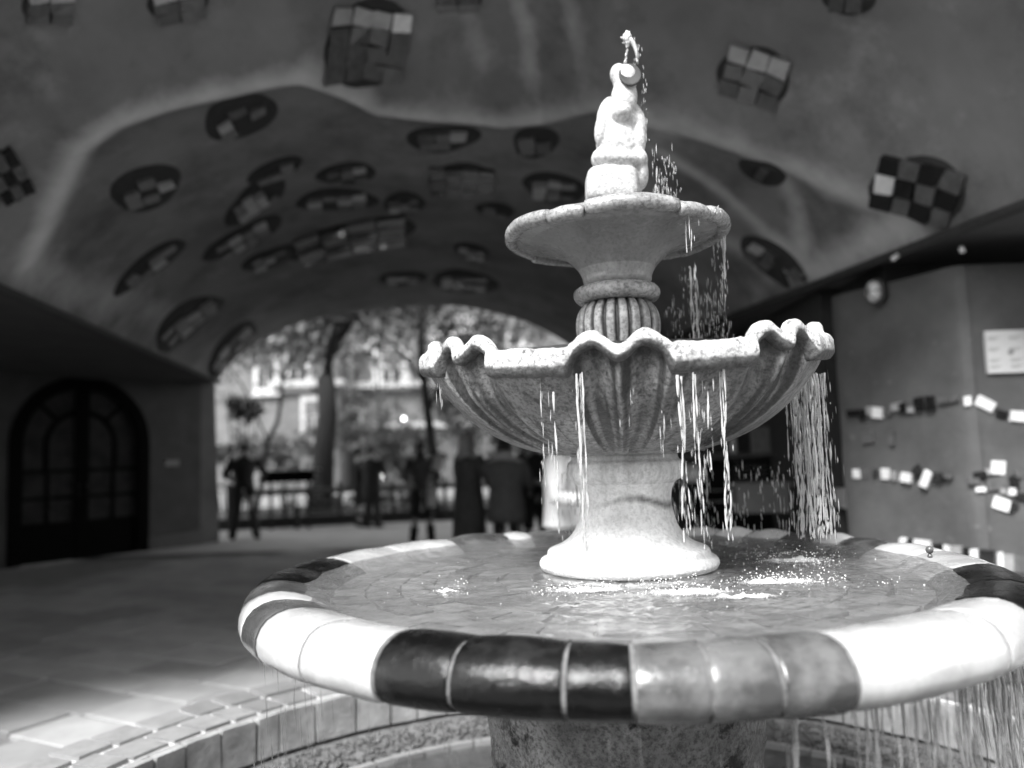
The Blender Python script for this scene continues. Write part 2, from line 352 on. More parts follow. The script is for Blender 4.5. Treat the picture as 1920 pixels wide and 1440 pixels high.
# side soffits left and right of the springing, walls of the building mass, all closed volumes
def soff(side):
    V = []; F = []
    ys = np.linspace(Y0V, Y1V, 30)
    for y in ys:
        for k in range(6):
            t = k / 5
            if side < 0: x = xl(y) - t * 6.5; z = 1.5 + 1.3 * flare(y) + .29 * t
            else: x = xr(y) + t * 6.5; z = 1.5 + 1.3 * flare(y)
            V.append((x, y, z))
    for j in range(29):
        for k in range(5):
            a_ = j * 6 + k; F.append((a_, a_ + 1, a_ + 7, a_ + 6))
    return V, F
V, F = soff(-1); tag(mesh('soffit', V, F, M_wallL), kind='structure')
V, F = soff(1); tag(mesh('soffit', V, F, M_wallL), kind='structure')
for side in (-1, 1):
    V = []; F = []
    fx = xl if side < 0 else xr
    tube(V, F, [(fx(y) - side * .02, y, 1.485 + 1.3 * flare(y)) for y in np.linspace(Y0V, Y1V, 14)], .035, 8)
    tag(mesh('springing_dark_band', V, F, M_dark, ceiling))  # slim dark band run along each springing edge
tag(boxobj('unseen_front_wall', (-8.2, 3.15, 1.4), (8.6, .3, 2.76), M_wallL), kind='structure'); tag(boxobj('unseen_left_side_wall', (-11.8, 8.2, 1.4), (.3, 11, 2.76), M_wallL), kind='structure')  # unseen walls added to block sun and sky from the left
# building mass above: front face follows the vault's edge, top block, back face
def face_strip(name, y, zt, mm):
    V = []; F = []; xs = list(np.linspace(xl(y) - 6.5, xl(y), 6)) + list(np.linspace(xl(y), xr(y), 60))[1:] + list(np.linspace(xr(y), xr(y) + 6.5, 6))[1:]
    for x in xs:
        zz = ceilz(x, y) if xl(y) <= x <= xr(y) else 2.78
        V += [(x, y, zz), (x, y, zt)]
    for i in range(len(xs) - 1): F.append((2 * i, 2 * i + 2, 2 * i + 3, 2 * i + 1))
    return tag(mesh(name, V, F, mm, smooth=False), kind='structure')
face_strip('unseen_front_wall', Y0V, 6.5, M_wallL)
face_strip('rear_wall', Y1V, 8.5, M_wallL)
tag(boxobj('upper_floor', (-.7, 9.3, 7.0), (16.5, 7.0, 3.0), M_wallL), kind='structure')

def hit_ceiling(px, py):
    v = ray(px, py); v = v / v[1]
    for Y in np.linspace(3.05, 12.8, 900):
        P = CAM + v * Y
        if xl(Y) <= P[0] <= xr(Y) and P[2] >= ceilz(P[0], Y): return P
    return None
def cnormal(x, y):
    h = .03; gx = (ceilz(x + h, y) - ceilz(x - h, y)) / (2 * h); gy = (ceilz(x, y + h) - ceilz(x, y - h)) / (2 * h)
    return Vector((gx, gy, -1)).normalized()
PATCH = [  # where each inlay sits, seen from the photograph's place: centre, half width, half height, tilt, kind; the outline is then laid on the vault itself
    (690, 80, 78, 74, -10, 'house'), (450, 217, 70, 38, 25, 'oval'), (830, 258, 62, 27, 2, 'oval'), (1004, 265, 44, 27, 5, 'oval'), (275, 352, 68, 35, 18, 'oval'), (650, 325, 52, 19, 8, 'oval'),
    (866, 336, 62, 31, -2, 'checker'), (478, 375, 62, 26, 32, 'oval'), (515, 320, 52, 20, 18, 'oval'), (632, 374, 76, 20, 2, 'oval'), (758, 380, 40, 18, 5, 'oval'), (1040, 352, 56, 28, -5, 'oval'),
    (280, 495, 80, 19, 38, 'oval'), (455, 446, 74, 22, 28, 'oval'), (655, 446, 108, 34, 12, 'checker'), (505, 484, 48, 17, 22, 'oval'), (870, 530, 58, 20, 0, 'oval'), (884, 472, 34, 14, -10, 'oval'),
    (755, 522, 40, 12, 0, 'oval'), (930, 394, 34, 14, -12, 'oval'), (1415, 142, 60, 56, -18, 'house'), (1432, 318, 46, 20, -24, 'void'), (1722, 355, 84, 58, -14, 'checker'),
    (1455, 492, 80, 27, -34, 'oval'), (350, 600, 80, 26, 38, 'oval'), (432, 652, 70, 20, 48, 'oval'), (88, 6, 46, 34, 0, 'house'), (335, 6, 50, 36, 10, 'house'),
    (858, -10, 42, 26, 0, 'house'), (10, 328, 34, 52, 30, 'checker'), (1592, 0, 45, 26, 0, 'oval')]
for (px, py, ha, hb, ro, kd) in PATCH:
    P = hit_ceiling(px, py)
    if P is None: continue
    n = cnormal(P[0], P[1]); C0 = Vector(P); ra = math.radians(ro); ends = []
    for (u_, v_) in ((1, 0), (0, 1)):       # tangent vectors of the inlay's two axes on the vault
        dx_, dy_ = u_ * ha * math.cos(ra) - v_ * hb * math.sin(ra), -(u_ * ha * math.sin(ra) + v_ * hb * math.cos(ra))
        dr_ = Vector(ray(px + dx_ * .5, py + dy_ * .5)); o_ = Vector(CAM.tolist()); t_ = (C0 - o_).dot(n) / dr_.dot(n)
        ends.append((o_ + dr_ * t_ - C0) * 2)
    T1, T2 = ends
    if max(T1.length, T2.length) > 1.6: T1 *= min(1, 1.6 / T1.length); T2 *= min(1, 1.6 / T2.length)
    if kd == 'void': T1 *= min(1, .34 / T1.length); T2 *= min(1, .26 / T2.length)
    sa = sb = 2.0; LA_, LB_ = T1.length * 2, T2.length * 2
    def on(u, v_, off):
        q = C0 + T1 * u + T2 * v_
        for _ in range(4):
            f_ = q.z - ceilz(max(xl(q.y) + .01, min(xr(q.y) - .01, q.x)), q.y); q = q + n * (f_ * abs(n.z))
        return q + n * off
    V = []; F = []; K = 26
    V.append(on(0, 0, .012)[:])
    for k in range(K):
        t = 2 * PI * k / K; wob = 1 + .09 * math.sin(2 * t + px) + .06 * math.sin(3 * t + py)
        V.append(on(sa / 2 * wob * math.cos(t) * 1.08, sb / 2 * wob * math.sin(t) * 1.08, -.002)[:])
    for k in range(K):
        t = 2 * PI * k / K; wob = 1 + .09 * math.sin(2 * t + px) + .06 * math.sin(3 * t + py)
        V.append(on(sa / 2 * wob * math.cos(t) * .93, sb / 2 * wob * math.sin(t) * .93, .022)[:])
    for k in range(K):
        k2 = (k + 1) % K; F.append((1 + k, 1 + k2, 1 + K + k2, 1 + K + k)); F.append((0, 1 + K + k, 1 + K + k2))
    pt = mesh('mosaic_patch', V, F, M_dark, ceiling)
    ts = .15 if kd == 'checker' else .13; cu_, cv_ = (.96, .90) if kd in ('house', 'checker') else (.72, .62)
    nx = max(2, min(4, round(LA_ * cu_ / ts))); ny = max(1 if kd == 'oval' else 3, min(4, round(LB_ * cv_ / ts)))
    if kd == 'checker': nx = max(3, nx)
    if kd == 'void': nx, ny = 1, 1
    for ix in range(nx):
        for iy in range(ny):
            if kd == 'oval' and random.random() < .28 and nx * ny > 2: continue
            w_ = sa * cu_ / nx * random.uniform(.86, 1.0); h_ = sb * cv_ / ny * random.uniform(.86, 1.0)
            cu = (ix - (nx - 1) / 2) * sa * cu_ / nx; cv = (iy - (ny - 1) / 2) * sb * cv_ / ny
            if kd == 'house': mm = random.choice((M_tl, M_tl, M_tw)) if iy == ny - 1 else random.choice((M_tm, M_tm, M_td))
            elif kd == 'checker': mm = (M_tb, M_tw if px > 1600 and random.random() < .5 else M_tm)[(ix + iy) % 2]
            elif kd == 'void': mm = M_tm; w_ *= .3
            else: mm = random.choice((M_tl, M_tm, M_tm, M_tm, M_td))
            Q = []; rj = random.uniform(-.12, .12)
            for (a_, b_) in ((-1, -1), (1, -1), (1, 1), (-1, 1)):
                a2, b2 = a_ * w_ / 2 + random.uniform(-.03, .03), b_ * h_ / 2 + random.uniform(-.03, .03)
                Q.append((cu + a2 * math.cos(rj) - b2 * math.sin(rj), cv + a2 * math.sin(rj) + b2 * math.cos(rj)))
            VV = [on(q[0], q[1], .005)[:] for q in Q] + [on(q[0], q[1], .045)[:] for q in Q]
            mesh('tile', VV, [(3, 2, 1, 0), (4, 5, 6, 7), (0, 1, 5, 4), (1, 2, 6, 5), (2, 3, 7, 6), (3, 0, 4, 7)], mm, pt, smooth=False)

# ------------------------------------------------------------------ left wall with arched double door
A = atZ(15, 1066, 0); B = atZ(375, 1022, 0)
wd = Vector((B[0] - A[0], B[1] - A[1], 0)); wl = wd.length; wd.normalize(); wn = Vector((wd.y, -wd.x, 0))   # wn faces the passage
WA = Vector((A[0], A[1], 0))
def wp(s_, z, off=0): return WA + wd * s_ + wn * off + Vector((0, 0, z))
S2 = atZ(272, 1034, 0); ds = (Vector((S2[0], S2[1], 0)) - WA).dot(wd)      # door from 0 to ds
DW = ds; DH = 2.90; spr = DH - DW / 2
MW = Matrix((( wd.x, wn.x, 0, WA.x), (wd.y, wn.y, 0, WA.y), (0, 0, 1, 0), (0, 0, 0, 1)))   # local (s, off, z)
def arch_pts(w2, zs, cx, n=20, rx=None, rz=None):
    return [(cx - w2 * math.cos(PI * k / n), zs + (rz or w2) * math.sin(PI * k / n)) for k in range(n + 1)]
def wallpoly(name, poly, o0, o1, m, parent=None):
    """extrude a polygon given in wall coordinates (s, z) from offset o0 to o1"""
    n = len(poly); V = [(MW @ Vector((p[0], o0, p[1])))[:] for p in poly] + [(MW @ Vector((p[0], o1, p[1])))[:] for p in poly]
    F = [tuple(range(n)), tuple(range(n, 2 * n))[::-1]] + [(i, n + i, n + (i + 1) % n, (i + 1) % n) for i in range(n)]
    return mesh(name, V, F, m, parent, smooth=False)
lw = tag(empty('left_wall'), kind='structure')
TOP = 3.12
ar = arch_pts(DW / 2, spr, DW / 2)
wallpoly('wall_panel', [(-5, 0), (0, 0), (0, TOP), (-5, TOP)], -.35, 0, M_wallL, lw)
wallpoly('wall_panel', [(DW, 0), (wl, 0), (wl + .02, TOP), (DW, TOP)], -.35, 0, M_wallL, lw)
wallpoly('wall_panel', [(0.0, spr)] + ar + [(DW, TOP), (0, TOP)], -.35, -.001, M_wallL, lw)
wallpoly('skirting', [(DW + .02, 0), (wl + .01, 0), (wl + .01, .28), (DW + .02, .22)], 0.001, .05, M_tm, lw)
# end pillar (battered towards the top)
q0 = atZ(395, 1010, 0)
wallpoly('pillar', [(wl - .02, 0), (wl + .40, 0), (wl + .30, TOP), (wl + .0, TOP)], -.6, -.02, M_fac, lw)
door = tag(empty('arched_double_door'), 'black arched double door with glazed panes in the dark wall on the left', 'door')
def arch_ring(name, wo_, wi, zs, cx, z0, o0, o1, m, parent):
    o_ = arch_pts(wo_, zs, cx); i_ = arch_pts(wi, zs, cx)
    P = [(cx - wo_, z0)] + o_ + [(cx + wo_, z0)]; Q = [(cx - wi, z0)] + i_ + [(cx + wi, z0)]
    V = []; F = []; n = len(P)
    for off in (o0, o1):
        for p in P: V.append((MW @ Vector((p[0], off, p[1])))[:])
        for p in Q: V.append((MW @ Vector((p[0], off, p[1])))[:])
    for i in range(n - 1):
        F += [(i, i + 1, n + i + 1, n + i), (2 * n + i, 3 * n + i, 3 * n + i + 1, 2 * n + i + 1), (n + i, n + i + 1, 3 * n + i + 1, 3 * n + i), (i, 2 * n + i, 2 * n + i + 1, i + 1)]
    return mesh(name, V, F, m, parent, smooth=False)
arch_ring('door_frame', DW / 2 + .03, DW / 2 - .16, spr, DW / 2, 0, -.14, .03, M_black, door)
arch_ring('arched_muntin', DW / 2 * .54, DW / 2 * .47, spr - .02, DW / 2, 1.42, -.09, -.05, M_black, door)
cx = DW / 2
wallpoly('centre_stile', [(cx - .10, 0), (cx + .10, 0), (cx + .10, DH - .05), (cx - .10, DH - .05)], -.10, -.02, M_black, door)
for sd in (-1, 1):
    a0, a1 = sorted((cx + sd * .10, cx + sd * (DW / 2 - .14)))
    wallpoly('door_leaf', [(a0, 0.01), (a1, 0.01), (a1, .62), (a0, .62)], -.10, -.03, M_black, door)
    wallpoly('muntin', [((a0 + a1) / 2 - .025, .6), ((a0 + a1) / 2 + .025, .6), ((a0 + a1) / 2 + .025, 1.45), ((a0 + a1) / 2 - .025, 1.45)], -.095, -.045, M_black, door)
    for z in (1.0, 1.42):
        wallpoly('muntin', [(a0, z - .025), (a1, z - .025), (a1, z + .025), (a0, z + .025)], -.092, -.042, M_black, door)
    q = [(cx + sd * .46 * DW / 2 * .75, spr + .46 * DW / 2 * .75), (cx + sd * (DW / 2 - .1) * .72, spr + (DW / 2 - .1) * .72)]
    dx, dz = q[1][0] - q[0][0], q[1][1] - q[0][1]; l_ = math.hypot(dx, dz); nx_, nz_ = -dz / l_ * .025, dx / l_ * .025
    wallpoly('muntin', [(q[0][0] - nx_, q[0][1] - nz_), (q[1][0] - nx_, q[1][1] - nz_), (q[1][0] + nx_, q[1][1] + nz_), (q[0][0] + nx_, q[0][1] + nz_)], -.09, -.044, M_black, door)
    V = []; F = []; hp = [MW @ Vector((cx + sd * .06, .02, z)) for z in (1.0, 1.02, 1.18, 1.2)]
    hp[0] -= wn * .04; hp[3] -= wn * .04
    tube(V, F, [p[:] for p in hp], .012, 6); mesh('door_handle', V, F, M_metal, door)
    # panes, each its own sheet of glass
    for (z0_, z1_) in ((.62, 1.0), (1.0, 1.42)):
        for (b0, b1) in ((a0, (a0 + a1) / 2), ((a0 + a1) / 2, a1)):
            wallpoly('pane', [(b0, z0_), (b1, z0_), (b1, z1_), (b0, z1_)], -.08, -.066, M_glass, door)
half = [(x, z) for (x, z) in arch_pts(DW / 2 - .1, spr, DW / 2)]
wallpoly('fanlight_pane', [(.1, 1.42)] + half + [(DW - .1, 1.42)], -.08, -.067, M_glass, door)
pk = tag(empty('wall_plate'), 'small pale name plate on the dark wall right of the arched door', 'sign')
Pc = atY(319, 855, 12.1); s_ = (Vector((Pc[0], Pc[1], 0)) - WA).dot(wd); s_ = DW + (wl - DW) * .45
wallpoly('plate', [(s_ - .13, 1.44), (s_ + .13, 1.44), (s_ + .13, 1.54), (s_ - .13, 1.54)], .004, .02, M_tg, pk)
for sx in (-.11, .11):
    wallpoly('screw', [(s_ + sx - .006, 1.484), (s_ + sx + .006, 1.484), (s_ + sx + .006, 1.496), (s_ + sx - .006, 1.496)], .0205, .026, M_metal, pk)

# ------------------------------------------------------------------ right wall, with mosaic bands, lamp and notice
RA = Vector((2.47, 5.95, 0)); RB = Vector((2.86, 5.0, 0)); RC = Vector((3.9, 4.95, 0))
rw = tag(empty('right_wall'), kind='structure')
def seg_mat(P, Q):
    d = (Q - P).normalized(); n = Vector((d.y, -d.x, 0))
    if n.y > 0 and abs(n.y) > .01: n = -n
    return Matrix(((d.x, n.x, 0, P.x), (d.y, n.y, 0, P.y), (0, 0, 1, 0), (0, 0, 0, 1))), (Q - P).length
MA, LA = seg_mat(RA, RB); MB_, LB = seg_mat(RB, RC)
V = []; F = []   # curved, slightly bulging wall as one skin swept along the line with a rounded corner
path = [Vector((3.1, 6.5, 0)), RA + Vector((.12, .06, 0)), RA, lerp(RA, RB, .5), lerp(RA, RB, .92), RB + Vector((.05, -.01, 0)), lerp(RB, RC, .12), lerp(RB, RC, .5), RC, Vector((4.6, 5.0, 0))]
zs_ = np.linspace(0, 2.60, 16)
sp = smoothprof([(p.x, p.y) for p in path], 64)
for (x, y) in sp:
    for z in zs_:
        k = .015 * noise.noise(Vector((x * 2, y * 2, z * 2))); V.append((x + k, y + k - .03 * (1 - z / 2.8) , z))
n_ = len(zs_)
for i in range(len(sp) - 1):
    for j in range(n_ - 1): a_ = i * n_ + j; F.append((a_, a_ + n_, a_ + n_ + 1, a_ + 1))
b_ = len(V)
for i, (x, y) in enumerate(sp): V.append((x + .3, y + .35, 2.61))
for i in range(len(sp) - 1): F.append((i * n_ + n_ - 1, (i + 1) * n_ + n_ - 1, b_ + i + 1, b_ + i))
mesh('wall_face', V, F, M_wall, rw)
boxobj('wall_end', (4.3, 6.6, 1.4), (3.0, 1.6, 2.78), M_dark, rw); boxobj('unseen_side_wall', (8.4, 8.6, 1.4), (.3, 11, 2.78), M_wallL, rw); boxobj('unseen_side_wall', (6.6, 5.3, 1.3), (3.8, .3, 2.6), M_wall, rw)  # the side walls are added out of view against stray light
def wall_point(px, py, off=0.0):
    """point where a ray meets the right wall's faces, its tangent and normal"""
    v = ray(px, py)
    best = None
    for i in range(len(sp) - 1):
        p = Vector((sp[i][0], sp[i][1])); q = Vector((sp[i + 1][0], sp[i + 1][1])); e_ = q - p
        det = v[0] * (-e_.y) + e_.x * v[1]
        if abs(det) < 1e-9: continue
        t = (p.x * (-e_.y) + e_.x * p.y) / det; u = (v[0] * p.y - v[1] * p.x) / det
        if t > 0 and -.001 <= u <= 1.001 and (best is None or t < best[0]): best = (t, e_)
    if best is None: return None
    t, e_ = best; P = Vector(CAM + v * t); d = Vector((e_.x, e_.y, 0)).normalized(); n = Vector((d.y, -d.x, 0))
    if n.dot(Vector((-P.x, -P.y, 0))) < 0: n = -n
    return P + n * (.03 + off), d, n
def wall_tile(px, py, w_, h_, m, rr=0.0, name='mosaic_tile', parent=None, th=.004):
    R_ = wall_point(px, py)
    if R_ is None: return
    P, d, n = R_
    if d.x < 0: d = -d
    T1 = d * math.cos(rr) + Vector((0, 0, 1)) * math.sin(rr); T2 = -d * math.sin(rr) + Vector((0, 0, 1)) * math.cos(rr)
    VV = []
    for off in (-.02, th):
        for (a_, b_) in ((-1, -1), (1, -1), (1, 1), (-1, 1)):
            VV.append((P + T1 * (a_ * w_ / 2 * random.uniform(.85, 1.1)) + T2 * (b_ * h_ / 2 * random.uniform(.85, 1.1)) + n * off)[:])
    mesh(name, VV, [(3, 2, 1, 0), (4, 5, 6, 7), (0, 1, 5, 4), (1, 2, 6, 5), (2, 3, 7, 6), (3, 0, 4, 7)], m, parent or rw, smooth=False)
W_, G_, B_, D_ = M_tw, M_tg, M_tb, M_tm
for t in [(1603, 775, 26, 14, B_, 0), (1621, 778, 14, 20, B_, .2), (1636, 770, 16, 16, G_, 0), (1649, 774, 24, 20, W_, -.2), (1671, 770, 10, 18, D_, 0), (1685, 762, 20, 14, G_, .1), (1697, 765, 14, 18, B_, .2), (1711, 757, 14, 12, D_, 0),
          (1727, 752, 18, 14, B_, 0), (1729, 766, 16, 10, B_, 0), (1748, 750, 16, 14, B_, 0), (1750, 764, 18, 12, B_, .1), (1712, 768, 12, 10, G_, 0), (1775, 750, 22, 10, D_, 0), (1795, 748, 14, 8, D_, .1),
          (1814, 752, 12, 16, W_, 0), (1843, 758, 32, 18, W_, -.5), (1874, 777, 18, 12, B_, -.3), (1907, 781, 30, 18, W_, -.1), (1940, 785, 20, 14, B_, 0),
          (1611, 888, 16, 18, W_, 0), (1628, 889, 10, 16, D_, 0), (1646, 888, 8, 16, B_, 0), (1664, 888, 16, 20, W_, 0), (1681, 892, 8, 16, G_, 0), (1704, 895, 24, 18, W_, -.2), (1724, 884, 18, 18, B_, .6), (1741, 899, 16, 30, W_, -.5), (1764, 893, 18, 14, B_, -.1), (1782, 892, 14, 8, D_, 0),
          (1867, 877, 22, 22, W_, -.1), (1838, 890, 20, 12, B_, .2), (1826, 902, 18, 10, D_, 0), (1863, 906, 36, 22, D_, .1), (1898, 904, 14, 20, B_, 0), (1876, 920, 10, 10, G_, 0), (1893, 921, 12, 12, W_, 0), (1874, 944, 26, 20, W_, -.4), (1893, 950, 14, 18, B_, -.8), (1912, 931, 20, 12, B_, -.1), (1838, 917, 14, 8, W_, 0),
          (1848, 884, 12, 10, G_, 0), (1905, 889, 10, 10, D_, .3), (1632, 820, 26, 24, D_, .1), (1677, 822, 12, 24, D_, 0)]:
    k = 5.3 / FPX; wall_tile(t[0], t[1], t[2] * k * 1.05, t[3] * k * 1.05, t[4], t[5])
# low mosaic band at the wall's foot
bx = 1690
for i in range(14):
    wpx = [16, 9, 40, 20, 12, 24, 12, 14, 28, 10, 20, 34, 14, 20][i]
    wall_tile(bx + wpx / 2, 1024 + (bx - 1690) * .16, wpx * 5.1 / FPX * .9, .11, (W_, B_, W_, B_, W_, G_, B_, W_, B_, W_, G_, D_, W_, B_)[i], -.05)
    bx += wpx
nb = tag(empty('notice_board'), 'white printed notice board mounted on the grey wall at the right edge', 'sign')
P, d, n = wall_point(1888, 660)
if d.x < 0: d = -d
def nbox(name, u0, u1, v0_, v1_, o0, o1, m):
    VV = []
    for off in (o0, o1):
        for (a_, b_) in ((u0, v0_), (u1, v0_), (u1, v1_), (u0, v1_)): VV.append((P + d * a_ + Vector((0, 0, b_)) + n * off)[:])
    return mesh(name, VV, [(3, 2, 1, 0), (4, 5, 6, 7), (0, 1, 5, 4), (1, 2, 6, 5), (2, 3, 7, 6), (3, 0, 4, 7)], m, nb, smooth=False)
nbox('board', -.145, .19, -.135, .135, -.02, .012, M_paper)
for c_ in (-.10, .03, .13):
    for r_ in (.09, .02, -.05, -.09):
        for l_ in range(2): nbox('print_line', c_ - .035, c_ + .035 - .02 * (l_ % 2), r_ - .012 * l_ - .003, r_ - .012 * l_ + .003, .012, .0135, M_ink)
V, F = lathe([(0.001, 0), (.016, .001), (.02, .006), (.012, .01)], 12)
# round emblem in the middle of the board
R4 = Matrix.Translation(P + n * .012 + Vector((0, 0, -.005)) + d * .0) @ n.to_track_quat('Z', 'Y').to_matrix().to_4x4()
mesh('emblem', [(R4 @ Vector((v[0], v[1], v[2] * .2)))[:] for v in V], F, M_ink, nb)
lp = tag(empty('wall_lamp'), 'oval bulkhead wall lamp high on the grey wall at the right', 'lamp')
P, d, n = wall_point(1655, 548)
R4 = Matrix.Translation(P) @ n.to_track_quat('Z', 'Y').to_matrix().to_4x4()
V, F = lathe([(.085, 0), (.088, .03), (.075, .045), (.0, .045)], 24)
mesh('lamp_base', [(R4 @ Vector((v[0] * .8, v[1] * 1.1, v[2])))[:] for v in V], F, M_metal, lp)
V, F = lathe([(.07, .04), (.068, .07), (.05, .095), (.02, .108), (.001, .11)], 24)
mesh('lamp_glass', [(R4 @ Vector((v[0] * .8, v[1] * 1.1, v[2])))[:] for v in V], F, M_lampg, lp)
V, F = [], []
for k in range(3):
    ph = k * PI / 3; tube(V, F, [(R4 @ Vector((.078 * .8 * math.cos(ph) * q, .078 * 1.1 * math.sin(ph) * q, .118 - .06 * q * q)))[:] for q in np.linspace(-1, 1, 9)], .004, 5)
mesh('lamp_guard', V, F, M_metal, lp)
for k, px in enumerate((1700, 1800)):
    V, F = [], []; P, d, n = wall_point(px, 480 - 10 * k); tube(V, F, [(P + n * .05)[:], (P + n * .10 + Vector((0, 0, -.03)))[:]], .018, 8)
    tag(mesh('wall_spotlight', V, F, M_lampg), ('tiny pale spotlight at the top of the grey wall, nearer the oval lamp', 'tiny pale spotlight at the top of the grey wall, above the notice board')[k], 'lamp')

# dark shop recess between fountain and right wall
shop = tag(empty('rear_right_wall'), kind='structure')
boxobj('wall_panel', (1.9, 9.4, 1.4), (2.0, .2, 2.75), M_dark, shop); boxobj('wall_panel', (2.7, 8.0, 1.4), (.15, 2.8, 2.75), M_dark, shop)
boxobj('wall_panel', (1.1, 11.1, 1.4), (.15, 3.4, 2.75), M_dark, shop)
sh = tag(empty('shop_shelf'), 'dark display shelf with pale panels leaning in the gloomy recess', 'shelf')
def pxbox(name, x0, y0, x1, y1, Y, th, m, parent=None):
    a_ = atY((x0 + x1) / 2, (y0 + y1) / 2, Y); wx = abs(atY(x1, y0, Y)[0] - atY(x0, y0, Y)[0]); hz = abs(atY(x0, y0, Y)[2] - atY(x0, y1, Y)[2])
    return boxobj(name, tuple(a_), (wx, th, hz), m, parent, bevel=min(.01, th * .2))
pxbox('shelf_board', 1250, 850, 1520, 858, 8.2, .4, M_metal, sh); pxbox('panel', 1367, 812, 1380, 850, 8.1, .05, M_tg, sh); pxbox('panel', 1407, 800, 1443, 850, 8.1, .05, M_tm, sh)
pxbox('cabinet', 1300, 862, 1520, 1020, 8.3, .3, M_black, sh)
for k in range(5): pxbox('slat', 1375, 868 + k * 8, 1440, 871 + k * 8, 8.12, .03, M_metal, sh)
for k in range(2): pxbox('rail', 1320, 918 + k * 21, 1372, 921 + k * 21, 8.1, .03, M_tm, sh)
V, F = lathe([(.13, 0), (.10, .1), (.075, .17), (.07, .17), (.095, .1), (.122, 0)], 24)
c = atY(1303, 904, 7.6); o = mesh('lamp_shade', V, F, M_tg); o.location = c
tag(o, 'pale conical lampshade standing in the dark recess right of the pedestal', 'lampshade')
o = pxbox('storage_box', 1375, 908, 1470, 960, 7.2, .3, M_wall); tag(o, 'pale grey box behind the falling water right of the pedestal', 'box')
boxobj('lid', (0, 0, 0), (.5, .32, .03), M_wall, o).location = (0, 0, 0)
o.children[0].data.transform(Matrix.Translation(atY(1422, 908, 7.2).tolist()))
o = pxbox('pale_carton', 1574, 915, 1606, 952, 6.5, .2, M_tg); tag(o, 'small pale carton in the dark gap beside the grey wall', 'box')
o = pxbox('open_door_leaf', 1562, 690, 1580, 1010, 7.0, .05, M_tm); tag(o, 'narrow dark door leaf standing open beside the right wall', 'door')

# ------------------------------------------------------------------ beyond the arch: street, fence, trees, houses
def fence_run():
    t = tag(empty('park_fence'), 'dark horizontal rail fence across the back of the street', 'fence')
    a_ = atZ(402, 1003, 0); b_ = atZ(775, 985, 0)
    P0 = Vector((a_[0], a_[1] + .8, 0)); P1 = Vector((1.8, P0.y + 1.8, 0)); d = P1 - P0
    rz = math.atan2(d.y, d.x); L_ = d.length; n = 7
    for k in range(n + 1):
        p = P0 + d * (k / n); boxobj('post', (p.x, p.y, .48), (.08, .08, .96), M_fence, t, rz, bevel=.008)
    for k in range(n):
        p = P0 + d * ((k + .5) / n)
        for z, hh in ((.34, .07), (.78, .13)): boxobj('rail', (p.x, p.y, z), (L_ / n - .085, .035, hh), M_fence2, t, rz)
    return P0, P1, rz
P0, P1, frz = fence_run()
kb = tag(boxobj('planting_bed_kerb', (-1.5, 18.3, .12), (14, .25, .24), M_fence, rz=frz, bevel=.02), 'low dark kerb of the planting bed behind the fence', 'kerb')
tag(boxobj('planting_bed', (-1.5, 21.5, .06), (16, 6.2, .12), M_bed, rz=frz), kind='structure')
pl = tag(empty('planter_trough'), 'long black trough with pale rim on legs behind the fence', 'planter')
c = atY(543, 893, 16.9); boxobj('trough', tuple(c), (1.0, .4, .24), M_black, pl, frz, bevel=.01); boxobj('rim', (c[0], c[1], c[2] + .13), (1.3, .44, .03), M_tg, pl, frz)
for sx in (-.4, .4): boxobj('leg', (c[0] + sx, c[1], (c[2] - .12) / 2), (.06, .06, c[2] - .12), M_metal, pl, frz)
tb = tag(empty('street_table'), 'small pale topped high table beside the pillar, at the left of the arch', 'table')
c = atZ(412, 1006, 0); boxobj('table_top', (c[0] + .02, c[1], 1.02), (.75, .4, .04), M_tg, tb, bevel=.008)
for sx in (-.3, .16): boxobj('leg', (c[0] + sx + .1, c[1], .5), (.08, .08, 1.0), M_fence, tb)
tag(boxobj('bollard', tuple(atZ(557, 992, 0) + np.array([0, 0, .25])), (.1, .1, .5), M_fence, bevel=.01), 'short dark post standing in front of the fence left of centre', 'bollard')

def leaves(c, rad, n, size, seed, clumps=30, droop=0):
    r = np.random.default_rng(seed); cc = r.normal(size=(clumps, 3)); cc /= np.linalg.norm(cc, axis=1)[:, None]
    cc *= (r.random((clumps, 1)) ** .4); cc = cc * np.array(rad) + np.array(c)
    idx = r.integers(0, clumps, n); cs = r.uniform(.12, .34, (clumps, 1)) * np.mean(rad)
    p = cc[idx] + r.normal(size=(n, 3)) * cs[idx] * .75
    u = r.normal(size=(n, 3)); u /= np.linalg.norm(u, axis=1)[:, None]; v = np.cross(u, r.normal(size=(n, 3))); v /= np.linalg.norm(v, axis=1)[:, None]
    s_ = size * r.uniform(.6, 1.3, (n, 1)); V = np.stack([p - u * s_, p + v * s_ * .45, p + u * s_, p - v * s_ * .45], 1).reshape(-1, 3)
    return V, np.arange(4 * n).reshape(-1, 4)
def fastmesh(name, V, F, m, parent=None):
    me = bpy.data.meshes.new(name); V = np.asarray(V, np.float32); F = np.asarray(F, np.int32)
    me.vertices.add(len(V)); me.vertices.foreach_set('co', V.ravel()); k = F.shape[1]
    me.loops.add(F.size); me.loops.foreach_set('vertex_index', F.ravel()); me.polygons.add(len(F))
    me.polygons.foreach_set('loop_start', np.arange(0, F.size, k, dtype=np.int32)); me.update(calc_edges=True); me.materials.append(m)
    return link(name, me, parent)
